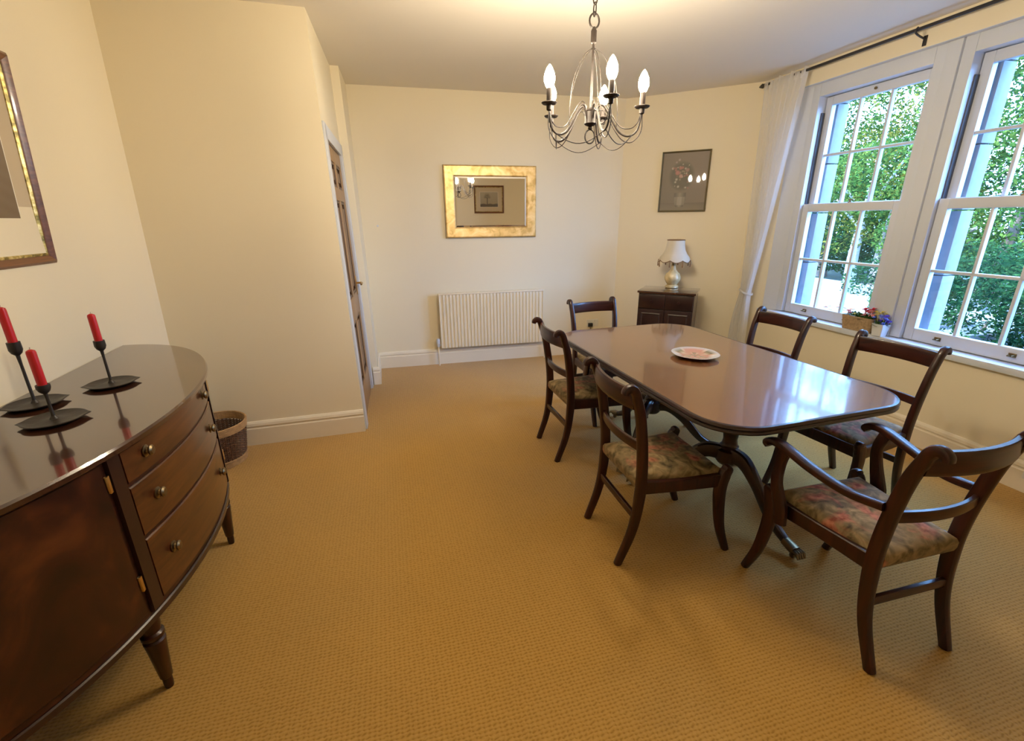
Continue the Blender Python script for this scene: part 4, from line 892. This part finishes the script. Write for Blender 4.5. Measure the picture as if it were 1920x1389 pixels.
# ------------------------------------------------------------------ small cabinet and lamp
# front edge from (1.31,4.72) to (1.80,4.46)
fa = V2(1.292, 4.660); cab_ang = cang
cb = thing('small_cabinet', 'small dark mahogany cabinet under the still life picture', 'cabinet', (fa.x, fa.y, 0), cab_ang)      # local x along front, +y to the wall
CW, CD, CH = 0.565, 0.40, 0.855
b = MB(); b.rbox(0.015, CW - 0.015, 0.014, CD, 0.06, CH - 0.022, 0.003); b.build('carcass', M['mahogany'], cb)
b = MB(); b.rbox(0, CW, -0.006, CD + 0.004, CH - 0.022, CH, 0.006); b.build('top', M['side_top'], cb)
b = MB(); b.rbox(0.008, CW - 0.008, 0.006, CD, 0.0, 0.075, 0.006); b.build('plinth', M['mahogany_dark'], cb)
for x0, x1 in ((0.022, CW / 2 - 0.003), (CW / 2 + 0.003, CW - 0.022)):
    b = MB(); b.rbox(x0, x1, -0.004, 0.016, CH - 0.175, CH - 0.034, 0.004); d = b.build('drawer', M['mahogany_dark'], cb)
    b = MB(); b.lathe([(0.006, 0), (0.007, 0.01), (0.014, 0.016), (0.012, 0.024)], 12, Matrix.Translation(((x0 + x1) / 2, -0.004, CH - 0.10)) @ Matrix.Rotation(PI / 2, 4, 'X')); b.build('knob', M['mahogany'], d)
    b = MB(); b.rbox(x0, x1, -0.004, 0.016, 0.085, CH - 0.183, 0.004); d = b.build('door', M['mahogany_dark'], cb)
    b = MB(); framebars(b, x1 - x0 - 0.07, CH - 0.27 - 0.07, 0.014, [(0, 0), (0, 0.004), (0.007, 0.008), (0.014, 0.003), (0.014, 0)], 0); pm = b.build('door_moulding', M['mahogany_dark'], d, 25); pm.location = (x0 + 0.035, -0.004, 0.12)
    b = MB(); kx = CW / 2 + (0.025 if x0 > CW / 2 else -0.025); b.lathe([(0.005, 0), (0.006, 0.008), (0.010, 0.013), (0.008, 0.02)], 12, Matrix.Translation((kx, -0.004, 0.42)) @ Matrix.Rotation(PI / 2, 4, 'X')); b.build('knob', M['old_brass'], d)
lp = thing('table_lamp', 'cream onyx table lamp with fringed bell shade on small cabinet', 'lamp', (1.70, 4.835, CH), 0.2)
b = MB(); b.lathe([(0.062, 0), (0.068, 0.006), (0.066, 0.022), (0.048, 0.032)], 24); b.build('base', M['onyx'], lp)
b = MB(); b.lathe([(0.046, 0.032), (0.060, 0.050), (0.080, 0.085), (0.083, 0.110), (0.070, 0.145), (0.040, 0.172), (0.026, 0.195), (0.022, 0.225), (0.026, 0.232)], 28); b.build('body', M['onyx'], lp)
b = MB(); b.lathe([(0.018, 0.232), (0.020, 0.25), (0.014, 0.262), (0.012, 0.30)], 14); b.tube([(0, 0, 0.30), (0, 0, 0.47)], 0.004, 8); b.build('lamp_holder', M['old_brass'], lp)
b = MB(); rings = []; n = 48
for r, z in ((0.158, 0.285), (0.146, 0.315), (0.120, 0.345), (0.100, 0.385), (0.090, 0.43), (0.085, 0.485)):
    rings.append([Vector(((r) * math.cos(2 * PI * i / n), r * math.sin(2 * PI * i / n), z - (0.022 * abs(math.sin(4 * 2 * PI * i / n)) * (1 if z < 0.3 else 0)) + (0.0))) for i in range(n)])
b.loft(rings, caps=False); shade = b.build('lamp_shade', None, lp, 60)
def shade_mat():
    m = bpy.data.materials.new('cream_shade_cloth'); m.use_nodes = True; n_ = m.node_tree; n_.nodes.clear(); o = N(n_, 'ShaderNodeOutputMaterial')
    d = N(n_, 'ShaderNodeBsdfDiffuse'); t = N(n_, 'ShaderNodeBsdfTranslucent'); d.inputs[0].default_value = (0.80, 0.74, 0.62, 1); t.inputs[0].default_value = (0.8, 0.74, 0.6, 1)
    mx = N(n_, 'ShaderNodeMixShader'); mx.inputs[0].default_value = 0.35; L(n_, d.outputs[0], mx.inputs[1]); L(n_, t.outputs[0], mx.inputs[2]); L(n_, mx.outputs[0], o.inputs[0]); return m
shade.data.materials.append(shade_mat())
b = MB(); b.tube([(0.086 * math.cos(2 * PI * i / 40), 0.086 * math.sin(2 * PI * i / 40), 0.486) for i in range(40)], 0.0045, 6, closed=True); b.build('braid', M['fringe'], lp)
b = MB(); b.tube([(0.160 * math.cos(2 * PI * i / 64), 0.160 * math.sin(2 * PI * i / 64), 0.288 - 0.022 * abs(math.sin(4 * 2 * PI * i / 64))) for i in range(64)], 0.004, 6, closed=True)
b.build('braid', M['fringe'], lp)
b = MB()
for k in range(8):
    a = 2 * PI * k / 8; b.tube([(0.162 * math.cos(a), 0.162 * math.sin(a), 0.290), (0.166 * math.cos(a), 0.166 * math.sin(a), 0.255), (0.164 * math.cos(a), 0.164 * math.sin(a), 0.222)], [0.004, 0.005, 0.007], 7)
b.build('tassel', M['fringe'], lp)['kind'] = 'stuff'

# ------------------------------------------------------------------ chandelier
CX, CY = 0.39, 2.46
ch = thing('chandelier', 'brown wrought-iron five-light chandelier with lit candle bulbs', 'chandelier', (CX, CY, 0), 0)
Wm = M['bronze']
b = MB(); b.lathe([(0.010, H - 0.055), (0.045, H - 0.035), (0.055, H - 0.012), (0.055, H - 0.001)], 20); b.build('ceiling_rose', Wm, ch)
def link(z0, z1, w, r, rot):
    h = (z1 - z0) / 2; zc = (z0 + z1) / 2; c, s = math.cos(rot), math.sin(rot)
    pts = [(w * math.cos(2 * PI * i / 20) * c, w * math.cos(2 * PI * i / 20) * s, zc + h * math.sin(2 * PI * i / 20)) for i in range(20)]
    b = MB(); b.tube(pts, r, 7, closed=True); return b
z = H - 0.05; k = 0
while z > 2.47: 
    link(z - 0.052, z + 0.004, 0.011, 0.0028, (k % 2) * PI / 2 + 0.4).build('chain_link', Wm, ch); z -= 0.045; k += 1
link(2.378, 2.436, 0.024, 0.0042, 0.3).build('hanging_ring', Wm, ch)
link(2.43, z + 0.012, 0.011, 0.0028, 1.2).build('chain_link', Wm, ch)
b = MB(); b.lathe([(0.008, 2.318), (0.013, 2.322), (0.0135, 2.368), (0.010, 2.376), (0.006, 2.384)], 16); b.build('stem_cap', Wm, ch)
b = MB(); b.tube([(0, 0, 2.322), (0, 0, 2.03)], 0.0055, 10); b.build('stem', Wm, ch)
b = MB(); b.lathe([(0.006, 1.962), (0.011, 1.968), (0.008, 1.976), (0.026, 1.984), (0.030, 1.990), (0.028, 1.996), (0.028, 2.040), (0.031, 2.044), (0.020, 2.052), (0.007, 2.056)], 22); b.build('hub', Wm, ch)
link(1.902, 1.964, 0.024, 0.0035, 0.15).build('finial_ring', Wm, ch)
for k in range(5):
    a = 4.91 - k * 2 * PI / 5; c, s = math.cos(a), math.sin(a); lx, ly = -s, c
    def q(r, z, l=0.0): return (r * c + l * lx, r * s + l * ly, z)
    b = MB(); b.tube(spline([q(0.026, 2.02), q(0.036, 2.062), q(0.062, 2.062), q(0.100, 2.005), q(0.140, 1.948), q(0.185, 1.930), q(0.224, 1.955), q(0.240, 2.030)]), 0.0045, 8)
    b.tube(spline([q(0.026, 2.01, .005), q(0.040, 2.045, .006), q(0.070, 2.035, .007), q(0.115, 1.962, .007), q(0.160, 1.912, .006), q(0.205, 1.905, .005), q(0.243, 1.950, .004), q(0.243, 2.025, .002)]), 0.0022, 6)
    b.tube(spline([q(0.026, 2.035, -.005), q(0.034, 2.075, -.006), q(0.060, 2.078, -.007), q(0.095, 2.030, -.007), q(0.140, 1.972, -.006), q(0.190, 1.962, -.005), q(0.222, 1.985, -.003), q(0.236, 2.030, 0)]), 0.0022, 6)
    arm = b.build('arm', Wm, ch)
    b = MB(); b.tube(spline([q(0.005, 2.302), q(0.055, 2.262), q(0.105, 2.170), q(0.124, 2.060), q(0.126, 1.972)]), 0.0015, 6); b.build('cage_wire', Wm, ch)
    a2 = a - 2 * PI / 5; n = 12; pts = []
    for i in range(n + 1):
        t = i / n; p0 = Vector((0.20 * c, 0.20 * s, 1.932)); p1 = Vector((0.20 * math.cos(a2), 0.20 * math.sin(a2), 1.932)); p = p0.lerp(p1, t); p.z -= 0.055 * math.sin(PI * t) * 0.9; pts.append(p)
    b = MB(); b.tube(pts, 0.002, 6); b.build('swag_wire', Wm, ch)
    T = Matrix.Translation(q(0.240, 0)); b = MB(); b.lathe([(0.006, 2.022), (0.012, 2.026), (0.013, 2.046), (0.008, 2.048)], 14, T); b.lathe([(0.010, 2.046), (0.030, 2.049), (0.036, 2.055), (0.035, 2.057), (0.012, 2.053)], 22, T); b.build('drip_pan', Wm, arm)
    b = MB(); b.lathe([(0.0125, 2.052), (0.0125, 2.113), (0.010, 2.115)], 16, T); b.build('candle_sleeve', M['sleeve'], arm)
    b = MB(); b.lathe([(0.010, 2.112), (0.016, 2.120), (0.0235, 2.138), (0.0250, 2.152), (0.0215, 2.172), (0.012, 2.193), (0.002, 2.206)], 16, T); b.build('bulb', M['bulb'], arm, 60)

# ------------------------------------------------------------------ curtains and rod
RO = 0.085     # distance of the rod from the wall (inward)
rod = thing('curtain_rod', 'black iron curtain rod with spear finial above the windows', 'curtain rod', (W0.x, W0.y, 0), wang)    # local x=t, y=inward
b = MB(); b.tube([(-1.75, RO, 2.695), (1.60, RO, 2.695)], 0.011, 12); b.build('rod', M['iron'], rod)
b = MB(); b.lathe([(0.011, 0), (0.015, 0.006), (0.009, 0.012), (0.020, 0.03), (0.012, 0.055), (0.001, 0.075)], 12, Matrix.Translation((1.60, RO, 2.695)) @ Matrix.Rotation(PI / 2, 4, 'Y')); b.build('finial', M['iron'], rod)
for t in (1.575, 0.30, -0.95):
    b = MB(); b.tube(spline([(t, 0.0, 2.652), (t, 0.03, 2.655), (t, RO, 2.672), (t, RO + 0.014, 2.69), (t, RO, 2.708)]), 0.006, 8); b.rbox(t - 0.012, t + 0.012, 0.0, 0.006, 2.61, 2.67, 0.002); b.build('bracket', M['iron'], rod)
def curtain(label, top, tie, bot, zt, ztie, zb, nf, seed):
    o = thing('curtain', label, 'curtain', (W0.x, W0.y, 0), wang, 'sheer white curtains')
    rnd = random.Random(seed); ph = [rnd.uniform(0, 6.28) for _ in range(4)]
    def fn(u, v):
        z = lerp(zb, zt + 0.012 * math.sin(u * 23 + seed) * (v ** 8), v)
        if z > ztie:
            k = (z - ztie) / (zt - ztie); ks = k ** 0.9; a, c = lerp(tie[0], top[0], ks), lerp(tie[1], top[1], ks); amp = lerp(0.018, 0.016, k)
        else:
            k = (ztie - z) / (ztie - zb); ks = math.sin(min(1, k * 1.6) * PI / 2); a, c = lerp(tie[0], bot[0], ks), lerp(tie[1], bot[1], ks); amp = 0.022
        x = lerp(a, c, u) + 0.006 * math.sin(u * 19 + v * 3 + ph[0])
        y = RO + 0.014 + amp * math.sin(u * nf * 2 * PI + ph[1] + 0.5 * math.sin(v * 4 + ph[2])) + 0.010 * math.sin(u * 7 + v * 5 + ph[3])
        return (x, max(y, 0.03), z)
    b = MB(); b.grid(fn, 150, 60); b.build('curtain_panel', M['sheer'], o, 180)
    n = 7; zt = 2.675
    for i in range(n):
        x0 = lerp(top[0], top[1], (i + 0.12) / n); x1 = lerp(top[0], top[1], (i + 0.80) / n)
        pr = [(RO + 0.016, zt - 0.03), (RO + 0.015, 2.70), (RO + 0.006, 2.7085), (RO - 0.006, 2.7085), (RO - 0.014, 2.70), (RO - 0.013, zt - 0.03)]
        b = MB(); b.add([(x, y, z) for x in (x0, x1) for y, z in pr], [(k, k + 1, k + 7, k + 6) for k in range(5)]); b.build('tab', M['sheer'], o, 180)
    return o
cu = curtain('sheer white curtain tied back left of the window', (1.60, 1.13), (1.49, 1.38), (1.58, 1.36), 2.712, 0.84, 0.03, 8, 5)
b = MB(); b.tube([(1.435 + 0.072 * math.cos(2 * PI * i / 24), RO + 0.014 + 0.045 * math.sin(2 * PI * i / 24), 0.845 + 0.02 * math.cos(2 * PI * i / 24)) for i in range(24)], 0.010, 7, closed=True); b.build('tieback', M['sheer'], cu)
curtain('sheer white curtain hanging by the right frame edge', (-0.93, -1.55), (-0.95, -1.55), (-0.93, -1.60), 2.712, 1.2, 0.12, 9, 8)

# ------------------------------------------------------------------ flower pots on the sill
def sillpt(t, off, z=Z_SILL + 0.0005): p = W0 + WU * t + WN * off; return (p.x, p.y, z)
def flower(mbd, c, r, rnd, n=7):
    c = Vector(c); up = Vector((rnd.uniform(-.5, .5), rnd.uniform(-.5, .5), 1)).normalized(); ax = up.orthogonal().normalized(); ay = up.cross(ax)
    for k in range(n):
        a = 2 * PI * k / n; d = ax * math.cos(a) + ay * math.sin(a); s = ax * -math.sin(a) + ay * math.cos(a)
        mbd.add([c, c + d * r * .6 + s * r * .35 + up * r * .35, c + d * r * 1.0 + up * r * .25, c + d * r * .6 - s * r * .35 + up * r * .35], [(0, 1, 2, 3)])
    bm = bmesh.new(); bmesh.ops.create_icosphere(bm, subdivisions=1, radius=r * .42)
    mbd.frombm(bm, Matrix.Translation(c + up * r * .25))
def leaves(mbd, cen, rad, n, rnd, ln=0.035):
    for _ in range(n):
        a = rnd.uniform(0, 6.28); e = rnd.uniform(0.1, 1.2); d = Vector((math.cos(a) * math.cos(e), math.sin(a) * math.cos(e), math.sin(e))); s = Vector((-math.sin(a), math.cos(a), 0)); p = Vector(cen) + Vector((math.cos(a) * rad[0] * rnd.random(), math.sin(a) * rad[1] * rnd.random(), 0))
        mbd.add([p, p + d * ln * .5 + s * ln * .3, p + d * ln, p + d * ln * .5 - s * ln * .3], [(0, 1, 2, 3)])
rnd = random.Random(4)
tp = thing('flower_trough', 'tan woven trough of flowers on the sill', 'planter', sillpt(0.300, 0.003), wang); tp.scale = (1.25, 0.9, 1.35)
b = MB(); prof_ = []
for k, (w_, d_, z_) in enumerate(((0.092, 0.036, 0.0), (0.094, 0.038, 0.02), (0.098, 0.041, 0.04), (0.100, 0.043, 0.06), (0.103, 0.045, 0.078), (0.103, 0.045, 0.082), (0.095, 0.038, 0.082), (0.092, 0.036, 0.06))):
    prof_.append(rrect(w_, d_, 0.018, z_, 4))
b.loft(prof_); b.build('trough', M['seagrass'], tp)
b = MB(); leaves(b, (-0.01, 0, 0.066), (0.09, 0.03), 90, rnd, 0.045); f = b.build('foliage', M['leaf_green'], tp, 0); f['kind'] = 'stuff'
for (x, y, z, r, c) in ((-0.055, 0.0, 0.115, 0.026, 'red'), (-0.03, 0.015, 0.125, 0.022, 'red'), (-0.075, 0.01, 0.095, 0.022, 'pink'), (-0.04, 0.03, 0.095, 0.022, 'pink'), (0.07, 0.0, 0.090, 0.018, 'pink'), (0.035, 0.01, 0.088, 0.016, 'yellow'), (-0.085, -.01, 0.118, 0.020, 'yellow'), (-0.062, -0.015, 0.128, 0.024, 'red'), (-0.02, -0.01, 0.112, 0.022, 'pink'), (-0.075, 0.02, 0.120, 0.020, 'pink'), (0.078, 0.012, 0.100, 0.018, 'pink')):
    b = MB(); flower(b, (x, y, z), r, rnd); b.tube([(x * .9, y, 0.06), (x, y, z)], 0.0016, 5); b.build('flower', M['petal_' + c], tp, 0)
wp = thing('flower_pot', 'white square pot of purple and yellow flowers on the sill', 'flower pot', sillpt(0.118, -0.014), wang); wp.scale = (1.15, 1.0, 1.3)
b = MB(); b.loft([rrect(0.030, 0.030, 0.006, 0.0, 3), rrect(0.038, 0.038, 0.007, 0.066, 3), rrect(0.040, 0.040, 0.007, 0.070, 3), rrect(0.034, 0.034, 0.006, 0.070, 3), rrect(0.032, 0.032, 0.006, 0.058, 3)]); b.build('pot', M['ceramic'], wp)
b = MB(); leaves(b, (0, 0, 0.056), (0.03, 0.03), 60, rnd, 0.04); f = b.build('foliage', M['leaf_green'], wp, 0); f['kind'] = 'stuff'
for (x, y, z, r, c) in ((-0.030, 0.015, 0.095, 0.022, 'purple'), (-0.012, 0.030, 0.088, 0.020, 'purple'), (-0.045, 0.0, 0.085, 0.020, 'purple'), (-0.028, 0.033, 0.075, 0.017, 'blue'), (0.005, 0.005, 0.108, 0.020, 'blue'), (0.030, 0.01, 0.118, 0.020, 'yellow'), (0.02, -0.02, 0.128, 0.020, 'yellow'), (0.035, 0.03, 0.098, 0.017, 'blue'), (-0.005, -0.01, 0.126, 0.019, 'yellow'), (-0.022, 0.0, 0.112, 0.021, 'purple'), (-0.040, 0.025, 0.100, 0.018, 'blue')):
    b = MB(); flower(b, (x, y, z), r, rnd); b.tube([(x * .6, y * .6, 0.05), (x, y, z)], 0.0016, 5); b.build('flower', M['petal_' + c], wp, 0)
